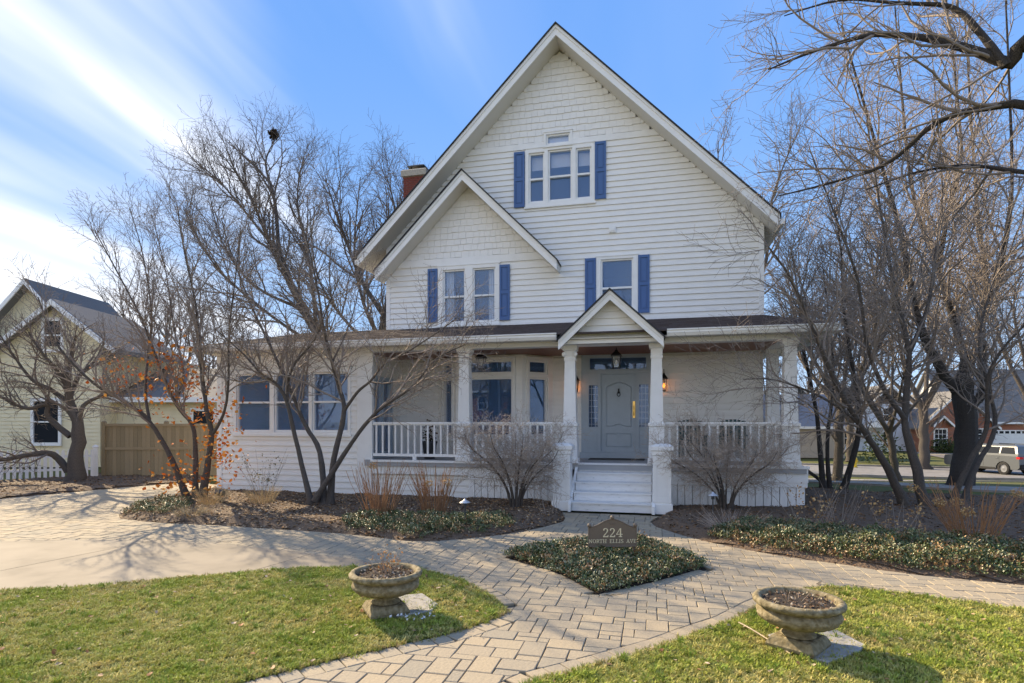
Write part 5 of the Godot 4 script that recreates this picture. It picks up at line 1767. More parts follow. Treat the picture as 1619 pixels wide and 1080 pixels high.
func cover(called: String, poly: PackedVector2Array, bedp: PackedVector2Array, rise: float, hgt: float, n: int, label: String, sd: int, thin := 1.0) -> void:
	var rg := RandomNumberGenerator.new()
	rg.seed = sd
	var f := FastNoiseLite.new()
	f.frequency = 1.3
	f.seed = sd
	var at := []
	var tint := []
	var cols := [Color(0.05, 0.085, 0.03), Color(0.075, 0.11, 0.035), Color(0.12, 0.14, 0.05), Color(0.22, 0.23, 0.10), Color(0.36, 0.34, 0.19), Color(0.36, 0.22, 0.10)]
	for p in random_in(poly, n, rg):
		var e := edge_dist(p, poly)
		var top := hgt * clampf(e / 0.35, 0.15, 1.0) * (0.62 + 0.85 * f.get_noise_2d(p.x * 1.5, p.y * 1.5))
		if f.get_noise_2d(p.x * 1.7 + 9.0, p.y * 1.7) > thin - 0.42 and rg.randf() < 0.8:
			continue
		var y := rg.randf() * top
		at.append(upright(Vector3(p.x, bed_h(p.x, p.y, bedp, rise) + y, p.y), rg, 0.5, 1.35, 0.5))
		var w := rg.randf()
		var i := (rg.randi() % 3) if w < 0.58 else (3 + rg.randi() % 2 if w < 0.79 else 5)
		tint.append(pick([cols[i]], rg, 0.8, 1.25))
	scatter(self, called, clump_mesh(11, 0.032, 0.05, 5), M.gloss_leaf, at, tint, label, "ground cover")

func canes(called: String, label: String, at: Vector3, n: int, hgt: float, fan: float, m: Material, sd: int, heads: int, group := "", thick := 0.006) -> Node3D:
	var rg := RandomNumberGenerator.new()
	rg.seed = sd
	var o := thing(called, label, "plant", at, 0.0, group)
	var mb := MB.new()
	var tops := []
	for k in n:
		var a := rg.randf() * TAU
		var b := Vector3(cos(a), 0, sin(a)) * sqrt(rg.randf()) * 0.22
		var l := hgt * rg.randf_range(0.6, 1.1)
		var d := Vector3(cos(a) * fan * rg.randf_range(0.3, 1.1), 1, sin(a) * fan * rg.randf_range(0.3, 1.1)).normalized()
		var pts := PackedVector3Array([b - Vector3(0, 0.05, 0)])
		var rad := PackedFloat32Array([thick])
		var p := b
		for s in 4:
			d = (d + Vector3(rg.randf() - 0.5, 0.0, rg.randf() - 0.5) * 0.22).normalized()
			p += d * l / 4
			pts.append(p)
			rad.append(lerpf(thick, thick * 0.45, (s + 1) / 4.0))
		mb.tube(pts, rad, 4)
		tops.append([p, d])
		if rg.randf() < 0.7:
			var q := pts[2 + rg.randi() % 2]
			var e := (d + Vector3(rg.randf() - 0.5, 0.1, rg.randf() - 0.5) * 1.3).normalized()
			mb.tube(PackedVector3Array([q, q + e * l * 0.13, q + (e + d).normalized() * l * 0.26]), PackedFloat32Array([thick * 0.6, thick * 0.5, thick * 0.35]), 3)
	part(o, "canes", mb, m).set_meta("kind", "stuff")
	for k in heads:
		var t: Array = tops[k]
		var hb := MB.new()
		for j in 90:
			var u := Vector3(rg.randfn(), rg.randfn(), rg.randfn()).normalized()
			leaf_mesh(hb, t[0] + Vector3(u.x, u.y * 0.75, u.z) * 0.075, 0.032, rg, pick([Color(0.50, 0.33, 0.15), Color(0.42, 0.26, 0.11), Color(0.58, 0.42, 0.22)], rg))
		part(o, "flower_head", hb, M.leaf)
	return o

func garden() -> void:
	grass("left_grass", LAWN_LEFT, 36000, "short green and straw-coloured lawn grass left of the walk", 31, Rect2(-7.2, -8.0, 8.0, 4.4))
	grass("right_grass", LAWN_RIGHT, 26000, "short green and straw-coloured lawn grass right of the walk", 32, Rect2(-1.0, -6.9, 8.0, 3.3))
	var brown := [Color(0.16, 0.095, 0.05), Color(0.24, 0.15, 0.085), Color(0.11, 0.07, 0.042), Color(0.34, 0.24, 0.15), Color(0.30, 0.15, 0.06)]
	litter("left_bed_litter", BED_LEFT, 0.12, 13000, "brown dead leaves over the bed left of the steps", brown + [Color(0.46, 0.34, 0.22), Color(0.52, 0.32, 0.14), Color(0.55, 0.44, 0.31)], 41)
	litter("right_bed_litter", BED_RIGHT, 0.13, 9000, "brown dead leaves over the bed right of the steps", brown, 42)
	litter("fence_bed_litter", FENCE_STRIP, 0.08, 3500, "brown dead leaves along the foot of the fence", brown, 43, 0.07)
	litter("lawn_leaves_left", LAWN_LEFT, 0.0, 300, "fallen tan leaves scattered over the left lawn", [Color(0.45, 0.30, 0.18), Color(0.55, 0.42, 0.30), Color(0.38, 0.2, 0.1)], 44, 0.045, Rect2(-7, -7.7, 8, 4.1), 0.028)
	litter("lawn_leaves_right", LAWN_RIGHT, 0.0, 220, "fallen tan leaves scattered over the right lawn", [Color(0.45, 0.30, 0.18), Color(0.55, 0.42, 0.30), Color(0.38, 0.2, 0.1)], 45, 0.04, Rect2(-1, -6.6, 8, 3.0), 0.028)
	litter("island_litter", DIAMOND, 0.06, 600, "brown dead leaves under the island's evergreen cover", brown, 46, 0.045)
	cover("island_cover", DIAMOND, DIAMOND, 0.06, 0.10, 4000, "variegated evergreen cover filling the island bed around the sign", 51)
	var strip := PackedVector2Array([Vector2(3.172, -9.500), Vector2(3.841, -8.536), Vector2(4.443, -8.032), Vector2(4.936, -7.519), Vector2(6.055, -6.957), Vector2(6.819, -6.402), Vector2(8.112, -7.616), Vector2(7.255, -8.335), Vector2(5.979, -9.108), Vector2(5.121, -9.709), Vector2(4.141, -10.394)])
	cover("right_cover", strip, BED_RIGHT, 0.13, 0.20, 6000, "variegated evergreen cover along the right walk", 52)
	var ls := PackedVector2Array([Vector2(-2.977, -10.273), Vector2(-1.519, -9.449), Vector2(-0.557, -9.872), Vector2(0.061, -10.394), Vector2(-0.114, -11.184), Vector2(-1.317, -11.184), Vector2(-2.585, -11.474), Vector2(-3.141, -11.044)])
	cover("left_cover", ls, BED_LEFT, 0.12, 0.14, 2600, "low evergreen cover at the front of the left bed", 53, 0.62)
	var lt := PackedVector2Array([Vector2(-7.953, -11.939), Vector2(-6.903, -11.474), Vector2(-6.723, -12.271), Vector2(-7.447, -13.592), Vector2(-8.305, -13.805)])
	cover("corner_cover", lt, BED_LEFT, 0.12, 0.12, 900, "low evergreen cover at the drive corner of the bed", 54, 0.7)

	canes("hydrangea", "clump of upright brown canes nearest the sunroom in the left bed", Vector3(-2.5, 0.1, -11.1), 95, 1.05, 0.42, M.cane_red, 61, 1, "bare hydrangea clumps")
	canes("hydrangea", "clump of upright brown canes beside the path light in the left bed", Vector3(-1.5, 0.1, -11.4), 95, 1.0, 0.42, M.cane_red, 62, 2, "bare hydrangea clumps")
	canes("hydrangea", "bright orange-brown canes with round dry flower heads at the right edge", Vector3(6.75, 0.1, -8.6), 75, 0.95, 0.55, M.cane_red, 63, 5, "bare hydrangea clumps", 0.0075)
	canes("dry_grass", "straw-coloured grass tuft beside the orange-leaved tree", Vector3(-6.6, 0.1, -12.9), 170, 0.42, 0.85, M.straw, 64, 0, "dry grass tufts", 0.0028)
	canes("dry_grass", "straw-coloured grass tuft under the sunroom wall", Vector3(-5.6, 0.1, -13.2), 170, 0.42, 0.85, M.straw, 65, 0, "dry grass tufts", 0.0028)
	canes("dry_grass", "flattened pale straw stalks in the bed right of the steps", Vector3(3.7, 0.06, -9.9), 120, 0.55, 2.6, M.twig_pale, 66, 0, "dry grass tufts", 0.0032)
	canes("dry_grass", "low straw patch at the drive edge of the left bed", Vector3(-6.2, 0.08, -11.4), 150, 0.26, 1.5, M.straw, 67, 0, "dry grass tufts", 0.0028)
	var tan := [Color(0.45, 0.29, 0.13), Color(0.52, 0.36, 0.18), Color(0.34, 0.2, 0.09)]
	for e in [["dry_rose", "leggy dry plant with tan leaves near the porch corner", Vector3(4.75, 0.1, -9.4), 9, 1.0, 71], ["dry_rose", "dry plant with curled tan leaves in the middle of the right cover", Vector3(5.85, 0.1, -8.9), 10, 0.75, 72], ["leafy_shrub", "sparse olive-leaved shrub against the sunroom wall", Vector3(-6.0, 0.1, -14.1), 14, 1.15, 73], ["dry_rose", "bare reddish whips behind the right cover", Vector3(5.9, 0.1, -10.6), 14, 0.85, 74], ["dry_rose", "thin dry stems at the foot of the left step pier", Vector3(0.75, 0.08, -11.6), 8, 0.6, 75]]:
		var o := canes(e[0], e[1], e[2], e[3], e[4], 0.6, M.twig, e[5], 0, "dry garden plants", 0.005)
		var spots := []
		var rg := RandomNumberGenerator.new()
		rg.seed = e[5]
		for k in 26:
			var a := rg.randf() * TAU
			var t := rg.randf_range(0.3, 1.0)
			spots.append(Vector3(cos(a) * 0.4 * t, e[4] * t * 0.9, sin(a) * 0.4 * t))
		if e[5] < 74:
			leaves(o, spots, 150 if e[5] < 73 else 200, 0.05, 0.045, tan if e[5] < 73 else [Color(0.16, 0.15, 0.07), Color(0.25, 0.2, 0.1)], e[5])

# ---------------------------------------------------------------- neighbouring houses, fences, the car
func plain_window(o: Node3D, x: float, y: float, w: float, hh: float, z: float, cols := 1, rows := 2, m: Material = null) -> void:
	var t: Material = m if m else M.trim
	var f := MB.new()
	bar(f, x - w / 2 - 0.12, x + w / 2 + 0.12, y - 0.14, y - 0.001, z, z + 0.09)
	bar(f, x - w / 2 - 0.12, x + w / 2 + 0.12, y + hh + 0.001, y + hh + 0.14, z, z + 0.08)
	bar(f, x - w / 2 - 0.12, x - w / 2, y, y + hh, z, z + 0.07)
	bar(f, x + w / 2, x + w / 2 + 0.12, y, y + hh, z, z + 0.07)
	for k in range(1, cols):
		bar(f, x - w / 2 + w * k / cols - 0.02, x - w / 2 + w * k / cols + 0.02, y, y + hh, z + 0.012, z + 0.04)
	for k in range(1, rows):
		bar(f, x - w / 2, x + w / 2, y + hh * k / rows - 0.03, y + hh * k / rows + 0.03, z + 0.012, z + 0.05)
	var wd := part(o, "window", f, t)
	part(wd, "pane", sheet(x - w / 2, x + w / 2, y, y + hh, z + 0.01), M.car_glass)

func gable_roof(o: Node3D, x0: float, x1: float, eave: float, ridge: float, z0: float, z1: float, m: Material, over := 0.4) -> void:
	var mid := (x0 + x1) / 2
	var s := (ridge - eave) / ((x1 - x0) / 2)
	var mb := MB.new()
	mb.prism(PackedVector2Array([Vector2(mid, ridge + 0.2), Vector2(x0 - over, eave - over * s + 0.2), Vector2(x0 - over, eave - over * s), Vector2(mid, ridge)]), z0, z1)
	mb.prism(PackedVector2Array([Vector2(mid, ridge + 0.2), Vector2(x1 + over, eave - over * s + 0.2), Vector2(x1 + over, eave - over * s), Vector2(mid, ridge)]), z0, z1)
	part(o, "roof", mb, m)
	for e in [x0 - over, x1 + over]:
		var r := MB.new()
		r.prism(PackedVector2Array([Vector2(mid, ridge + 0.17), Vector2(e, eave - over * s + 0.17), Vector2(e, eave - over * s - 0.08), Vector2(mid, ridge - 0.08)]), z1 + 0.002, z1 + 0.06)
		part(o, "rake_board", r, M.trim)

func side_roof(o: Node3D, x0: float, x1: float, eave: float, ridge: float, z0: float, z1: float, m: Material) -> void:
	# ridge runs along x
	var mid := (z0 + z1) / 2
	var mb := MB.new()
	var t := Transform3D(Basis(Vector3.UP, PI / 2), Vector3.ZERO)
	mb.prism(PackedVector2Array([Vector2(-z1 - 0.4, eave - 0.1), Vector2(-mid, ridge), Vector2(-z0 + 0.4, eave - 0.1), Vector2(-z0 + 0.4, eave + 0.1), Vector2(-mid, ridge + 0.2), Vector2(-z1 - 0.4, eave + 0.1)]), x0 - 0.4, x1 + 0.4, t)
	part(o, "roof", mb, m)
	var e := MB.new()
	e.box(Vector3(x0 - 0.4, eave - 0.12, z1 + 0.41), Vector3(x1 + 0.4, eave + 0.1, z1 + 0.46))
	part(o, "fascia", e, M.trim)
	# gable ends
	var g := MB.new()
	for x in [x0, x1 - 0.15]:
		g.prism(PackedVector2Array([Vector2(-z1, eave - 0.05), Vector2(-mid, ridge - 0.02), Vector2(-z0, eave - 0.05)]), x, x + 0.15, t)
	part(o, "gable_end", g, M.trim)

func wall_box(o: Node3D, lo: Vector3, hi: Vector3, m: Material) -> void:
	var mb := MB.new()
	mb.box(lo, hi)
	part(o, "wall", mb, m)

func lap_lines(o: Node3D, x0: float, x1: float, y0: float, y1: float, z: float, m: Material, step := 0.16) -> void:
	var mb := MB.new()
	var y := y0
	while y < y1:
		mb.face([Vector3(x0, y, z + 0.03), Vector3(x1, y, z + 0.03), Vector3(x1, y + step, z + 0.006), Vector3(x0, y + step, z + 0.006)], Vector3.BACK)
		mb.face([Vector3(x0, y, z + 0.03), Vector3(x1, y, z + 0.03), Vector3(x1, y, z), Vector3(x0, y, z)], Vector3.DOWN)
		y += step
	part(o, "siding_boards", mb, m).set_meta("kind", "stuff")

func neighbours() -> void:
	# yellow house beyond the fences
	var o := thing("yellow_house", "pale yellow clapboard house with a steep gable behind the picket fence", "house", Vector3(-19.2, 0, -25.0))
	wall_box(o, Vector3(-10, 0, -9), Vector3(1.7, 5.1, 0), M.yellow_siding)
	var gb := MB.new()
	gb.prism(PackedVector2Array([Vector2(-2.4, 5.1), Vector2(2.2, 5.1), Vector2(-0.1, 6.9)]), -3.0, -0.01)
	part(o, "gable_wall", gb, M.yellow_siding)
	gable_roof(o, -2.4, 2.2, 5.1, 6.9, -5.0, 0.35, M.shingle_gray)
	lap_lines(o, -10, 1.7, 0.2, 5.1, 0.0, M.yellow_siding)
	var g2 := MB.new()
	g2.prism(PackedVector2Array([Vector2(-7.2, 5.1), Vector2(-1.0, 5.1), Vector2(-4.1, 8.6)]), -4.0, -3.6)
	part(o, "gable_wall", g2, M.yellow_siding)
	gable_roof(o, -7.2, -1.0, 5.1, 8.6, -9.0, -3.1, M.shingle_gray)
	side_roof(o, -10.0, -6.0, 5.1, 7.6, -9.0, 0.0, M.shingle_dark)
	plain_window(o, -0.3, 5.0, 0.7, 1.2, 0.0)
	plain_window(o, -0.55, 1.05, 1.05, 1.75, 0.03)
	plain_window(o, -5.2, 1.05, 1.05, 1.75, 0.03)
	plain_window(o, -3.4, 3.6, 0.9, 1.4, 0.03)
	wall_box(o, Vector3(1.7, 0, -8), Vector3(7.6, 2.9, -1.0), M.yellow_siding)
	lap_lines(o, 1.7, 7.6, 0.2, 2.9, -1.0, M.yellow_siding)
	side_roof(o, 1.8, 7.6, 2.9, 4.4, -8.0, -1.0, M.shingle_gray)
	plain_window(o, 5.6, 1.0, 0.9, 1.4, -0.97)
	var dk := thing("rear_house", "grey-roofed house far behind the wooden fence", "house", Vector3(-14.5, 0, -48))
	wall_box(dk, Vector3(-5, 0, -8), Vector3(6, 4.6, 0), M.pale_blue_wall)
	side_roof(dk, -5, 6, 4.6, 8.0, -8, 0, M.shingle_gray)
	plain_window(dk, -2.5, 2.6, 1.0, 1.3, 0.0)
	plain_window(dk, 2.5, 2.6, 1.0, 1.3, 0.0)

	# picket fence, each picket its own piece
	var a := Vector3(-19.0, 0, -17.5)
	var b := Vector3(-14.25, 0, -20.1)
	var pf := thing("picket_fence", "white picket fence along the neighbour's drive side", "fence", a, -atan2(b.z - a.z, b.x - a.x))
	var ln := a.distance_to(b)
	var rails := MB.new()
	rails.box(Vector3(0, 0.28, -0.05), Vector3(ln, 0.36, -0.012))
	part(pf, "rail", rails, M.picket_white)
	rails = MB.new()
	rails.box(Vector3(0, 0.72, -0.05), Vector3(ln, 0.80, -0.012))
	part(pf, "rail", rails, M.picket_white)
	var pk := MB.new()
	pk.prism(PackedVector2Array([Vector2(-0.045, 0.06), Vector2(0.045, 0.06), Vector2(0.045, 0.93), Vector2(0.0, 1.0), Vector2(-0.045, 0.93)]), -0.01, 0.012)
	var pm := pk.mesh()
	var n := int(ln / 0.155)
	for k in n:
		var p := part(pf, "picket", pm, M.picket_white)
		p.position.x = (k + 0.5) * ln / n
	for k in 3:
		var ps := MB.new()
		ps.stack([[0.0, 0.07, 0.07], [1.02, 0.07, 0.07], [1.04, 0.09, 0.09], [1.07, 0.09, 0.09], [1.14, 0.02, 0.02]], Vector3(ln * k / 2.0, 0, -0.13))
		part(pf, "post", ps, M.picket_white)
	# wooden fence
	var wf := thing("board_fence", "weathered tan board privacy fence beyond the drive", "fence", Vector3(-14.15, 0, -20.4), deg_to_rad(3.0))
	var x := 0.0
	var i := 0
	while x < 6.2:
		var wd := 0.142
		var bd := MB.new()
		var top := 1.80 + rng.randf_range(-0.012, 0.012)
		bd.prism(PackedVector2Array([Vector2(x, 0.05), Vector2(x + wd - 0.006, 0.05), Vector2(x + wd - 0.006, top - 0.03), Vector2(x + wd - 0.03, top), Vector2(x + 0.024, top), Vector2(x, top - 0.03)]), -0.01 + rng.randf() * 0.004, 0.012)
		part(wf, "board", bd, M.fence_wood if rng.randf() < 0.6 else M.fence_wood_b)
		x += wd
		i += 1
	for y in [0.95, 1.77]:
		var r := MB.new()
		r.box(Vector3(0, y, 0.018), Vector3(6.2, y + 0.09, 0.05))
		part(wf, "rail", r, M.fence_wood)
	for k in 4:
		var ps := MB.new()
		ps.stack([[0.0, 0.06, 0.06], [1.92, 0.06, 0.06], [1.96, 0.03, 0.03]], Vector3(k * 2.06, 0, 0.0 if k == 0 else -0.08))
		part(wf, "post", ps, M.fence_wood_b)

	# across the side street
	var gz := -1.25
	var br := thing("brick_house", "red brick house with a steep grey roof across the street", "house", Vector3(43.3, gz, -62.0), deg_to_rad(-8))
	wall_box(br, Vector3(0, 0, -9), Vector3(6.6, 3.0, 0), M.brick_wall)
	var bg := MB.new()
	bg.prism(PackedVector2Array([Vector2(0.0, 3.0), Vector2(6.6, 3.0), Vector2(3.3, 6.3)]), -1.0, -0.01)
	part(br, "gable_wall", bg, M.brick_wall)
	gable_roof(br, 0.0, 6.6, 3.0, 6.3, -9.0, 0.5, M.shingle_gray, 0.6)
	wall_box(br, Vector3(6.61, 0, -10), Vector3(19, 3.05, -1.5), M.brick_wall)
	side_roof(br, 4.0, 19.5, 3.1, 9.0, -12.0, -1.5, M.shingle_gray)
	plain_window(br, 1.7, 0.5, 1.1, 1.9, 0.0, 3, 4)
	plain_window(br, 5.1, 0.5, 1.1, 1.9, 0.0, 3, 4)
	gable_roof(br, 0.9, 2.5, 2.9, 3.7, -0.5, 0.7, M.shingle_gray, 0.2)
	for gx in [9.2, 14.6]:
		var gd := MB.new()
		gd.box(Vector3(gx - 2.3, 0.02, -1.49), Vector3(gx + 2.3, 2.35, -1.42))
		for k in 5:
			gd.box(Vector3(gx - 2.25, 0.06 + k * 0.46, -1.42), Vector3(gx + 2.25, 0.47 + k * 0.46, -1.39))
		var go := part(br, "garage_door", gd, M.trim)
		for k in 8:
			part(go, "pane", sheet(gx - 2.1 + k * 0.54, gx - 1.72 + k * 0.54, 1.98, 2.24, -1.385), M.car_glass)
	var wh := thing("white_house", "pale two-storey house with twin gables left of the brick house", "house", Vector3(35.2, gz, -66.0), deg_to_rad(-8))
	wall_box(wh, Vector3(0, 0, -8), Vector3(8.6, 5.2, 0), M.pale_blue_wall)
	gable_roof(wh, 0.0, 4.0, 5.2, 7.2, -8.0, 0.4, M.shingle_gray)
	gable_roof(wh, 4.6, 8.6, 5.2, 7.2, -8.0, 0.4, M.shingle_gray)
	for p in [[1.4, 3.3], [3.0, 3.3], [6.4, 3.3], [2.0, 0.7], [6.4, 0.7]]:
		plain_window(wh, p[0], p[1], 0.8, 1.4, 0.0)
	var wp := MB.new()
	wp.prism(PackedVector2Array([Vector2(3.6, 2.6), Vector2(6.0, 2.6), Vector2(4.8, 3.6)]), 0.1, 1.6)
	wp.box(Vector3(3.7, 0, 1.3), Vector3(3.9, 2.6, 1.5))
	wp.box(Vector3(5.7, 0, 1.3), Vector3(5.9, 2.6, 1.5))
	part(wh, "entrance_porch", wp, M.trim)
	var ga := thing("garage", "beige garage with a blue-grey roof seen past the porch column", "garage", Vector3(25.0, gz, -52.0), deg_to_rad(-6))
	wall_box(ga, Vector3(-4.5, 0, -7), Vector3(4.2, 2.7, 0), M.beige_wall)
	side_roof(ga, -4.5, 4.2, 2.7, 5.6, -7, 0, M.roof_blue)
	var gd2 := MB.new()
	gd2.box(Vector3(-2.4, 0.02, 0.01), Vector3(2.4, 2.2, 0.06))
	for k in 4:
		gd2.box(Vector3(-2.35, 0.06 + k * 0.54, 0.06), Vector3(2.35, 0.55 + k * 0.54, 0.09))
	part(ga, "garage_door", gd2, M.beige_wall)
	var pb := thing("pale_house", "white gabled house between the blue-roofed garage and the pale twin-gabled house", "house", Vector3(30.5, gz, -72.0), deg_to_rad(-8))
	wall_box(pb, Vector3(0, 0, -8), Vector3(7, 5.0, 0), M.trim)
	gable_roof(pb, 0.0, 7.0, 5.0, 8.2, -8.0, 0.4, M.roof_blue)
	for p in [[1.6, 3.0], [5.2, 3.0], [1.6, 0.6], [5.2, 0.6]]:
		plain_window(pb, p[0], p[1], 0.9, 1.4, 0.0)
	for e in [["brick two-storey house across the road behind the viewer", Vector3(-24, 0, 33), M.brick_wall, PI - 0.3], ["beige two-storey house across the road behind the viewer", Vector3(-41, 0, 8), M.beige_wall, PI - 0.95]]:
		var rh := thing("opposite_house", e[0], "house", e[1], e[3], "houses across the road")
		wall_box(rh, Vector3(-7, 0, -9), Vector3(7, 5.6, 0), e[2])
		side_roof(rh, -7, 7, 5.6, 8.8, -9, 0, M.shingle_gray)
		for p in [[-4.5, 0.9], [4.5, 0.9], [-4.5, 3.5], [0.0, 3.5], [4.5, 3.5]]:
			plain_window(rh, p[0], p[1], 1.0, 1.5, 0.0)
	evergreens()
	car()

func evergreens() -> void:
	var rg := RandomNumberGenerator.new()
	rg.seed = 808
	for e in [["dark evergreen bush left of the leaning tree across the street", Vector3(28.960, -0.771, -46.000), 1.9, 1.6], ["low evergreen bush at the brick house's left corner", Vector3(44.635, -1.117, -61.000), 1.2, 1.5], ["low evergreen bush under the brick house's window", Vector3(45.422, -1.117, -61.000), 1.0, 1.3], ["low evergreen bush before the brick house's gable", Vector3(47.259, -1.183, -61.000), 1.0, 1.6]]:
		var p: Vector3 = e[1]
		var o := thing("evergreen_bush", e[0], "bush", Vector3(p.x, -1.3, p.z), 0.0, "evergreen bushes across the street")
		var mb := MB.new()
		for k in 420:
			var u := Vector3(rg.randfn(), absf(rg.randfn()), rg.randfn()).normalized() * pow(rg.randf(), 0.3)
			leaf_mesh(mb, Vector3(u.x * e[3], 0.1 + u.y * e[2] * 1.3, u.z * e[3]), 0.24, rg, pick([Color(0.05, 0.075, 0.03), Color(0.085, 0.10, 0.035)], rg))
		part(o, "foliage", mb, M.leaf)
		var st := MB.new()
		st.tube(PackedVector3Array([Vector3.ZERO, Vector3(0.05, e[2] * 0.6, 0)]), PackedFloat32Array([0.06, 0.03]), 5)
		part(o, "stem", st, M.bark)

func car() -> void:
	var o := thing("parked_car", "dark grey boxy sport utility vehicle parked across the street", "car", Vector3(30.2, -1.26, -37.0), deg_to_rad(-82))
	# side profile, front to the left; x along the car
	var low := PackedVector2Array([Vector2(-2.52, 0.45), Vector2(-2.54, 0.8), Vector2(-2.45, 1.02), Vector2(-1.2, 1.14), Vector2(2.42, 1.16), Vector2(2.53, 1.0), Vector2(2.55, 0.5), Vector2(2.40, 0.36)])
	for w in [1.55, -1.50]:
		for k in 9:
			var t := PI * k / 8.0
			low.append(Vector2(w + 0.47 * cos(t), 0.36 + 0.47 * sin(t)))
	low.append(Vector2(-2.35, 0.36))
	var body := MB.new()
	body.prism(low, -0.93, 0.93)
	var lofts := [[1.16, -1.15, 2.44, 0.90], [1.30, -0.95, 2.42, 0.88], [1.72, -0.45, 2.25, 0.74], [1.80, -0.25, 2.10, 0.66]]
	for k in 3:
		var a: Array = lofts[k]
		var b: Array = lofts[k + 1]
		for s in [-1, 1]:
			body.face([Vector3(a[1], a[0], s * a[3]), Vector3(a[2], a[0], s * a[3]), Vector3(b[2], b[0], s * b[3]), Vector3(b[1], b[0], s * b[3])], Vector3(0, 0.3, s))
		body.face([Vector3(a[1], a[0], -a[3]), Vector3(a[1], a[0], a[3]), Vector3(b[1], b[0], b[3]), Vector3(b[1], b[0], -b[3])], Vector3(-1, 0.3, 0))
		body.face([Vector3(a[2], a[0], -a[3]), Vector3(a[2], a[0], a[3]), Vector3(b[2], b[0], b[3]), Vector3(b[2], b[0], -b[3])], Vector3(1, 0.3, 0))
	body.face([Vector3(-0.25, 1.80, -0.66), Vector3(2.10, 1.80, -0.66), Vector3(2.10, 1.80, 0.66), Vector3(-0.25, 1.80, 0.66)], Vector3.UP)
	part(o, "body", body, M.car_paint)
	for s in [-1.0, 1.0]:
		for g in [[-0.66, 0.24, -0.40, 0.27], [0.36, 1.24, 0.36, 1.22], [1.36, 2.26, 1.34, 2.10]]:
			var gl := MB.new()
			var za := 0.888
			var zb := 0.752
			gl.face([Vector3(g[0], 1.30, s * (za + 0.006)), Vector3(g[1], 1.30, s * (za + 0.006)), Vector3(g[3], 1.68, s * (zb + 0.014)), Vector3(g[2], 1.68, s * (zb + 0.014))], Vector3(0, 0.2, s))
			part(o, "window", gl, M.car_glass)
		for dx in [0.28, 1.30]:
			var seam := MB.new()
			seam.box(Vector3(dx, 0.5, s * 0.931 - 0.002), Vector3(dx + 0.012, 1.14, s * 0.931 + 0.002))
			part(o, "door_seam", seam, M.rubber)
			var hd := MB.new()
			hd.box(Vector3(dx - 0.24, 1.0, s * 0.945 - 0.012), Vector3(dx - 0.06, 1.03, s * 0.945 + 0.012))
			part(o, "door_handle", hd, M.car_paint)
		var mi := MB.new()
		mi.box(Vector3(-0.85, 1.16, s * 1.0 - 0.1), Vector3(-0.68, 1.32, s * 1.0 + 0.1))
		part(o, "mirror", mi, M.car_paint)
		var tl := MB.new()
		tl.box(Vector3(2.36, 1.0, s * 0.80 - 0.135), Vector3(2.56, 1.13, s * 0.80 + 0.135))
		part(o, "tail_light", tl, M.red_lens)
		var hl := MB.new()
		hl.box(Vector3(-2.56, 0.78, s * 0.72 - 0.16), Vector3(-2.46, 0.98, s * 0.72 + 0.16))
		part(o, "headlight", hl, M.clear_pane)
		var rr := MB.new()
		rr.box(Vector3(-0.1, 1.82, s * 0.62 - 0.02), Vector3(2.0, 1.86, s * 0.62 + 0.02))
		part(o, "roof_rail", rr, M.dark_metal)
		var sill := MB.new()
		sill.box(Vector3(-1.0, 0.30, s * 0.90 - 0.04), Vector3(1.05, 0.44, s * 0.90 + 0.04))
		part(o, "sill", sill, M.rubber)
		for wx in [1.55, -1.50]:
			var ty := MB.new()
			ty.lathe([Vector2(0.25, -0.13), Vector2(0.37, -0.13), Vector2(0.40, -0.09), Vector2(0.40, 0.09), Vector2(0.37, 0.13), Vector2(0.25, 0.13)], 24, Transform3D(Basis(Vector3.RIGHT, PI / 2), Vector3(wx, 0.40, s * 0.80)))
			var wl := part(o, "wheel", ty, M.rubber)
			var rm := MB.new()
			rm.lathe([Vector2(0.0, 0.10), Vector2(0.06, 0.10), Vector2(0.22, 0.07), Vector2(0.255, 0.12), Vector2(0.255, -0.12)], 20, Transform3D(Basis(Vector3.RIGHT, s * PI / 2), Vector3(wx, 0.40, s * 0.80)))
			part(wl, "rim", rm, M.alloy)
	var ws := MB.new()
	ws.face([Vector3(-0.96, 1.31, -0.80), Vector3(-0.96, 1.31, 0.80), Vector3(-0.50, 1.70, 0.70), Vector3(-0.50, 1.70, -0.70)], Vector3(-1, 1, 0))
	part(o, "windscreen", ws, M.car_glass)
	var bp := MB.new()
	bp.box(Vector3(2.50, 0.42, -0.86), Vector3(2.62, 0.68, 0.86))
	part(o, "bumper", bp, M.rubber)

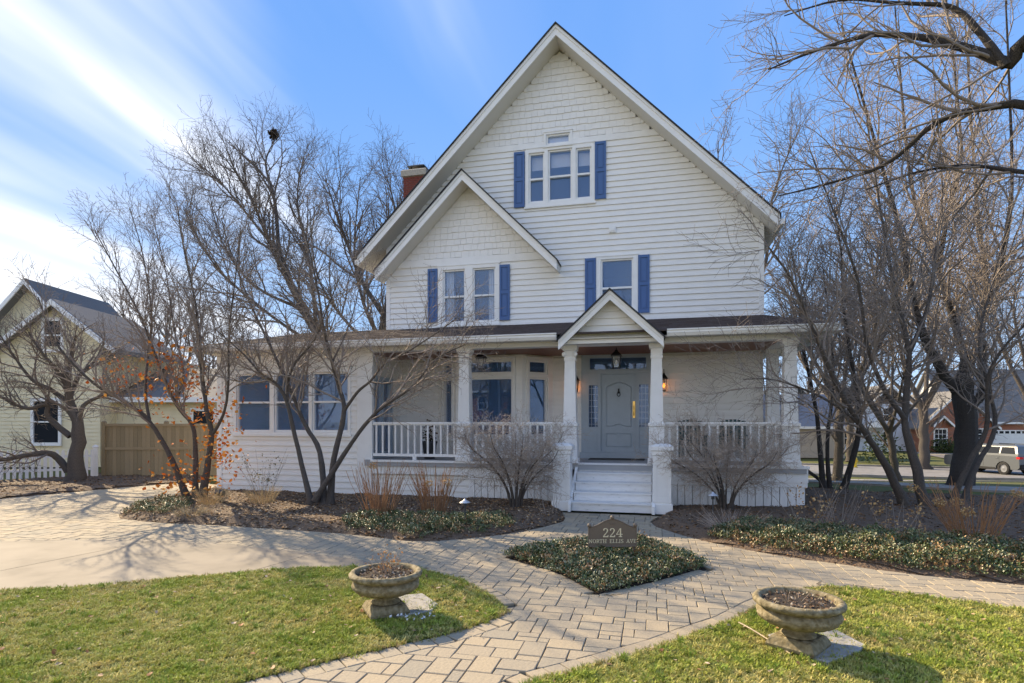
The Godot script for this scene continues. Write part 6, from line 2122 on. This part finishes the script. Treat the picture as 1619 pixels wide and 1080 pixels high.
# ---------------------------------------------------------------- urns, sign, lights, porch things
func urn(label: String, at: Vector3, turn: float, sd: int, twigs: int) -> void:
	var o := thing("stone_urn", label, "urn", at, turn, "stone urns on the lawns")
	var pl := MB.new()
	pl.stack([[0.03, 0.19, 0.19], [0.055, 0.195, 0.195], [0.11, 0.165, 0.165], [0.12, 0.15, 0.15]], Vector3.ZERO)
	part(o, "plinth", pl, M.urn_stone)
	var b := MB.new()
	var prof := [Vector2(0.0, 0.12), Vector2(0.135, 0.12), Vector2(0.14, 0.135), Vector2(0.105, 0.155), Vector2(0.095, 0.175), Vector2(0.12, 0.195), Vector2(0.20, 0.21), Vector2(0.27, 0.235), Vector2(0.315, 0.27), Vector2(0.328, 0.305), Vector2(0.318, 0.335), Vector2(0.295, 0.352)]
	b.lathe(prof, 64, Transform3D(), 0.022)
	b.lathe([Vector2(0.295, 0.352), Vector2(0.305, 0.366), Vector2(0.335, 0.374), Vector2(0.356, 0.392), Vector2(0.358, 0.414), Vector2(0.342, 0.432), Vector2(0.318, 0.436), Vector2(0.296, 0.426), Vector2(0.288, 0.40), Vector2(0.284, 0.36)], 64)
	part(o, "bowl", b, M.urn_stone)
	var so := MB.new()
	so.lathe([Vector2(0.0, 0.402), Vector2(0.12, 0.405), Vector2(0.22, 0.396), Vector2(0.286, 0.388)], 28)
	part(o, "soil", so, M.soil)
	var rg := RandomNumberGenerator.new()
	rg.seed = sd
	var lit := MB.new()
	for k in 260:
		var a := rg.randf() * TAU
		var r := sqrt(rg.randf()) * 0.27
		leaf_mesh(lit, Vector3(cos(a) * r, 0.405 + rg.randf() * 0.015, sin(a) * r), 0.03, rg, pick([Color(0.22, 0.14, 0.09), Color(0.32, 0.24, 0.17), Color(0.12, 0.08, 0.05), Color(0.42, 0.36, 0.28)], rg))
	part(o, "dead_leaves", lit, M.leaf).set_meta("kind", "stuff")
	var tw := MB.new()
	var spots := []
	for k in twigs:
		var a := rg.randf() * TAU
		var p := Vector3(cos(a) * 0.10 * rg.randf(), 0.40, sin(a) * 0.08 * rg.randf() - 0.05)
		var d := Vector3(cos(a) * 0.5, 1.0, sin(a) * 0.5).normalized()
		var l := rg.randf_range(0.12, 0.28) if twigs > 10 else rg.randf_range(0.03, 0.10)
		var pts := PackedVector3Array([p])
		for s in 3:
			d = (d + Vector3(rg.randf() - 0.5, 0, rg.randf() - 0.5) * 0.5).normalized()
			p += d * l / 3
			pts.append(p)
			spots.append(p)
		tw.tube(pts, PackedFloat32Array([0.003, 0.0026, 0.002, 0.0014]), 3)
	part(o, "dry_plant", tw, M.twig)
	if twigs > 10:
		leaves(o, spots, 110, 0.015, 0.026, [Color(0.5, 0.3, 0.13), Color(0.38, 0.22, 0.1), Color(0.6, 0.24, 0.06)], sd)

func flagstone(label: String, pts: PackedVector2Array) -> void:
	var mb := MB.new()
	mb.stone(pts, -0.02, 0.03, 0.008)
	var o := part(self, numbered("flagstone"), mb, M.slab_stone)
	meta(o, label, "stone slab", "slabs under the urns")

func text(called: String, s: String, size: float, depth: float, m: Material, parent: Node, at: Vector3) -> void:
	var t := TextMesh.new()
	var f := SystemFont.new()
	f.font_names = PackedStringArray(["Droid Serif"])
	t.font = f
	t.text = s
	t.font_size = 64
	t.pixel_size = size / 46.0
	t.depth = depth
	var o := part(parent, called, t, m)
	o.position = at

func sign_board() -> void:
	var o := thing("address_sign", "bronze arched address sign reading 224 standing in the island bed", "sign", Vector3(1.365, 0.055, -8.0), deg_to_rad(2))
	var prof := PackedVector2Array([Vector2(-0.325, 0.16), Vector2(0.325, 0.16), Vector2(0.325, 0.415)])
	for k in 17:
		var t := k / 16.0
		var x := lerpf(0.29, -0.29, t)
		prof.append(Vector2(x, 0.425 + 0.105 * pow(0.5 - 0.5 * cos(TAU * t), 0.85)))
	prof.append(Vector2(-0.325, 0.415))
	var bd := MB.new()
	bd.prism(prof, -0.016, 0.010)
	part(o, "plaque", bd, M.bronze)
	var rim := MB.new()
	for k in prof.size():
		var a := prof[k]
		var b := prof[(k + 1) % prof.size()]
		rim.tube(PackedVector3Array([Vector3(a.x, a.y, 0.008), Vector3(b.x, b.y, 0.008)]), PackedFloat32Array([0.009, 0.009]), 6)
	part(o, "border", rim, M.bronze)
	var fin := MB.new()
	for p in [Vector3(-0.315, 0.445, 0), Vector3(0.315, 0.445, 0), Vector3(0, 0.553, 0)]:
		fin.lathe([Vector2(0.0, -0.032), Vector2(0.022, -0.022), Vector2(0.030, 0.0), Vector2(0.022, 0.022), Vector2(0.0, 0.032)], 14, Transform3D(Basis(), p))
		part(o, "finial", fin, M.bronze)
		fin = MB.new()
	var orn := MB.new()
	for s in [-1, 1]:
		var pts := PackedVector3Array()
		var rad := PackedFloat32Array()
		for k in 9:
			var t := k / 8.0
			pts.append(Vector3(s * (0.005 + 0.055 * t), 0.478 - 0.016 * sin(t * PI * 1.6), 0.011))
			rad.append(0.006 * (1.0 - 0.6 * t))
		orn.tube(pts, rad, 5)
	part(o, "ornament", orn, M.bronze)
	text("house_number", "224", 0.118, 0.008, M.gold_letter, o, Vector3(0, 0.345, 0.013))
	text("street_name", "NORTH  ELLIS  AVE", 0.05, 0.006, M.gold_letter, o, Vector3(0.0, 0.232, 0.012))
	for x in [-0.30, 0.30]:
		var lg := MB.new()
		lg.box(Vector3(x - 0.016, -0.2, -0.030), Vector3(x + 0.016, 0.20, -0.017))
		part(o, "stake", lg, M.bronze)

func path_light(label: String, at: Vector3, hgt: float) -> void:
	var o := thing("path_light", label, "garden light", at, 0.0, "garden path lights")
	var st := MB.new()
	st.tube(PackedVector3Array([Vector3(0, -0.15, 0), Vector3(0, hgt - 0.04, 0)]), PackedFloat32Array([0.014, 0.012]), 10)
	st.lathe([Vector2(0.012, hgt - 0.09), Vector2(0.03, hgt - 0.08), Vector2(0.03, hgt - 0.03), Vector2(0.0, hgt - 0.03)], 12)
	part(o, "stake", st, M.dark_metal)
	var cp := MB.new()
	cp.lathe([Vector2(0.0, hgt + 0.055), Vector2(0.018, hgt + 0.05), Vector2(0.022, hgt + 0.03), Vector2(0.05, hgt + 0.018), Vector2(0.095, hgt - 0.012), Vector2(0.097, hgt - 0.02), Vector2(0.0, hgt - 0.012)], 24)
	part(o, "cap", cp, M.gray_metal)

func lantern(label: String, at: Vector3, hanging: bool, glow: bool) -> void:
	var o := thing("lantern", label, "lantern", house.transform * at, house.rotation.y, "porch lanterns")
	var fr := MB.new()
	var w := 0.075 if not hanging else 0.10
	var hh := 0.30 if not hanging else 0.28
	for s in [[-1, -1], [1, -1], [1, 1], [-1, 1]]:
		fr.tube(PackedVector3Array([Vector3(s[0] * w * 0.7, 0, s[1] * w * 0.7), Vector3(s[0] * w, hh, s[1] * w)]), PackedFloat32Array([0.008, 0.008]), 5)
	fr.stack([[-0.02, w * 0.5, w * 0.5], [0.01, w * 0.8, w * 0.8]], Vector3.ZERO)
	fr.stack([[hh, w * 1.3, w * 1.3], [hh + 0.02, w * 1.3, w * 1.3], [hh + 0.12, w * 0.4, w * 0.4], [hh + 0.16, w * 0.25, w * 0.25]], Vector3.ZERO)
	if hanging:
		fr.tube(PackedVector3Array([Vector3(0, hh + 0.15, 0), Vector3(0, 3.71 - at.y, 0)]), PackedFloat32Array([0.01, 0.01]), 5)
	else:
		fr.tube(PackedVector3Array([Vector3(0, hh + 0.10, 0), Vector3(0, hh + 0.26, -0.04), Vector3(0, hh + 0.10, -0.12)]), PackedFloat32Array([0.01, 0.01, 0.01]), 5)
		fr.box(Vector3(-0.04, 0.02, -0.13), Vector3(0.04, hh + 0.12, -0.115))
	part(o, "frame", fr, M.iron)
	for s in 4:
		var g := MB.new()
		var bs := Basis(Vector3.UP, s * PI / 2)
		g.face([bs * Vector3(-w * 0.66, 0.01, w * 0.68), bs * Vector3(w * 0.66, 0.01, w * 0.68), bs * Vector3(w * 0.95, hh - 0.005, w * 0.97), bs * Vector3(-w * 0.95, hh - 0.005, w * 0.97)], bs * Vector3.BACK)
		part(o, "pane", g, M.clear_pane)
	var bulb := MB.new()
	bulb.lathe([Vector2(0.0, 0.07), Vector2(0.024, 0.09), Vector2(0.030, 0.13), Vector2(0.018, 0.18), Vector2(0.0, 0.20)], 12)
	part(o, "bulb", bulb, M.lamp_glow if glow else M.trim)
	if glow:
		var l := OmniLight3D.new()
		l.name = "lantern_light"
		l.position = Vector3(0, 0.13, 0.0)
		l.light_color = Color(1.0, 0.62, 0.28)
		l.light_energy = 0.012
		l.light_size = 0.03
		l.omni_range = 6.0
		l.omni_attenuation = 2.0
		l.shadow_enabled = true
		o.add_child(l)

func porch_chair(label: String, at: Vector3, turn: float) -> void:
	var o := thing("porch_chair", label, "chair", house.transform * at, house.rotation.y + turn, "chairs on the porch")
	var st := MB.new()
	st.box(Vector3(-0.28, 0.38, -0.25), Vector3(0.28, 0.42, 0.28))
	part(o, "seat", st, M.teal_wood)
	for k in 6:
		var sl := MB.new()
		sl.box(Vector3(-0.27 + k * 0.094, 0.42, -0.29), Vector3(-0.20 + k * 0.094, 0.98 + 0.05 * sin(PI * (k + 0.5) / 6), -0.265))
		part(o, "back_slat", sl, M.teal_wood)
	for s in [-1, 1]:
		for z in [-0.24, 0.25]:
			var lg := MB.new()
			lg.box(Vector3(s * 0.27 - 0.03, 0.0, z - 0.03), Vector3(s * 0.27 + 0.03, 0.62 if z > 0 else 0.98, z + 0.03))
			part(o, "leg", lg, M.teal_wood)
		var ar := MB.new()
		ar.box(Vector3(s * 0.29 - 0.06, 0.62, -0.25), Vector3(s * 0.29 + 0.06, 0.65, 0.32))
		part(o, "arm", ar, M.teal_wood)

func small_things() -> void:
	flagstone("rough grey slab under the left urn", PackedVector2Array([Vector2(-1.483, -6.010), Vector2(-1.281, -6.356), Vector2(-0.981, -6.449), Vector2(-0.770, -6.093), Vector2(-0.792, -5.870), Vector2(-1.039, -5.700), Vector2(-1.304, -5.682)]))
	flagstone("rough grey slab under the right urn", PackedVector2Array([Vector2(2.260, -5.197), Vector2(2.629, -5.404), Vector2(2.928, -5.355), Vector2(2.981, -4.963), Vector2(2.847, -4.828), Vector2(2.460, -4.590), Vector2(2.306, -4.815)]))
	urn("mossy stone urn with a dry leafy plant on the left lawn", Vector3(-1.25, 0, -5.83), 0.45, 81, 30)
	urn("mossy stone urn with bare soil and leaf litter on the right lawn", Vector3(2.40, 0, -4.93), 0.75, 82, 7)
	sign_board()
	path_light("dark path light with a cone cap in the left bed", Vector3(-0.82, 0.08, -10.25), 0.44)
	path_light("path light with a pale cone cap in front of the right shrub", Vector3(3.62, 0.10, -10.6), 0.50)
	var fl := thing("flood_light", "small dark garden floodlight beside the orange-leaved tree", "garden light", Vector3(-6.55, 0.08, -13.2))
	var fs := MB.new()
	fs.tube(PackedVector3Array([Vector3(0, -0.1, 0), Vector3(0, 0.2, 0)]), PackedFloat32Array([0.012, 0.012]), 6)
	part(fl, "stake", fs, M.dark_metal)
	var fh := MB.new()
	fh.box(Vector3(-0.09, -0.04, -0.07), Vector3(0.09, 0.05, 0.07), Transform3D(Basis(Vector3.RIGHT, -0.6), Vector3(0, 0.24, 0)))
	part(fl, "head", fh, M.dark_metal)
	lantern("black hanging lantern over the front door", Vector3(0.30, 3.22, 1.45), true, false)
	lantern("black hanging lantern before the bay window", Vector3(-3.15, 3.28, 1.3), true, false)
	lantern("lit black wall lantern left of the front door", Vector3(-0.86, 2.72, 0.16), false, true)
	lantern("lit black wall lantern right of the front door", Vector3(1.43, 2.72, 0.16), false, true)
	porch_chair("dark teal slatted chair on the porch, nearer the door", Vector3(2.1, 0.95, 0.62), 0.15)
	porch_chair("dark teal slatted chair on the porch, nearer the corner column", Vector3(3.05, 0.95, 0.62), -0.15)
	# pot with a wilted plant behind the left railing
	var pp := thing("potted_plant", "potted dark leafy plant on a stand behind the left railing", "plant", house.transform * Vector3(-4.55, 0.95, 1.35))
	var pot := MB.new()
	pot.lathe([Vector2(0.0, 0.0), Vector2(0.14, 0.0), Vector2(0.19, 0.40), Vector2(0.21, 0.41), Vector2(0.21, 0.46), Vector2(0.17, 0.46), Vector2(0.16, 0.42), Vector2(0.0, 0.42)], 20)
	part(pp, "pot", pot, M.dark_metal)
	var rg := RandomNumberGenerator.new()
	rg.seed = 90
	var fo := MB.new()
	for k in 160:
		var u := Vector3(rg.randfn(), absf(rg.randfn()) + 0.2, rg.randfn()).normalized() * rg.randf()
		leaf_mesh(fo, Vector3(u.x * 0.26, 0.45 + u.y * 0.6, u.z * 0.26), 0.07, rg, pick([Color(0.05, 0.055, 0.03), Color(0.10, 0.06, 0.04)], rg))
	part(pp, "foliage", fo, M.leaf)
	# hydrant across the street
	var hp: Vector3 = Vector3(21.998, -0.730, -36.500)
	var hy := thing("fire_hydrant", "small yellow fire hydrant on the far verge of the street", "hydrant", Vector3(hp.x + 2.2, -1.27, -41.5))
	var hb := MB.new()
	hb.lathe([Vector2(0.0, 0.0), Vector2(0.17, 0.0), Vector2(0.17, 0.06), Vector2(0.12, 0.08), Vector2(0.12, 0.55), Vector2(0.16, 0.56), Vector2(0.16, 0.60), Vector2(0.11, 0.70), Vector2(0.04, 0.76), Vector2(0.03, 0.82), Vector2(0.0, 0.82)], 16)
	part(hy, "barrel", hb, M.hydrant_yellow)
	for s in [-1, 1]:
		var nz := MB.new()
		nz.lathe([Vector2(0.0, 0.20), Vector2(0.06, 0.20), Vector2(0.06, 0.0)], 10, Transform3D(Basis(Vector3.FORWARD, s * PI / 2), Vector3(0, 0.45, 0)))
		part(hy, "nozzle", nz, M.hydrant_yellow)
	# cord in the right lawn
	var cd := MB.new()
	var pts := smooth_line([Vector3(2.116, 0.035, -5.489), Vector3(2.158, 0.040, -5.274), Vector3(2.211, 0.035, -4.984), Vector3(2.257, 0.025, -4.764)], 6)
	var rd := PackedFloat32Array()
	for k in pts.size():
		rd.append(0.006)
	cd.tube(pts, rd, 6)
	var co := part(self, numbered("cord"), cd, M.cord_tan)
	meta(co, "thin tan cord lying in the grass left of the right urn", "cord")
	# nest in the tall tree
	var ns := thing("nest", "dark leaf nest high in the tallest bare tree", "nest", Vector3(-13.360, 18.081, -33.000))
	var nb := MB.new()
	for k in 300:
		var u := Vector3(rg.randfn(), rg.randfn(), rg.randfn()).normalized() * pow(rg.randf(), 0.4)
		leaf_mesh(nb, Vector3(u.x * 0.24, u.y * 0.28, u.z * 0.24), 0.16, rg, pick([Color(0.03, 0.022, 0.016), Color(0.05, 0.035, 0.025)], rg))
	part(ns, "leaf_ball", nb, M.leaf)
	# papery slush left by the left urn: scraps of old ice
	var ic := MB.new()
	for k in 22:
		var p := Vector2(-0.98 + rg.randfn() * 0.13, -5.66 + rg.randfn() * 0.07)
		var a := ic.v.size()
		leaf_mesh(ic, Vector3(p.x, 0.035 + rg.randf() * 0.01, p.y), 0.035, rg, Color(0.75, 0.78, 0.82))
	var io := part(self, numbered("ice_scraps"), ic, M.leaf)
	meta(io, "scattered white scraps of ice in the grass right of the left urn", "ice", "", "stuff")
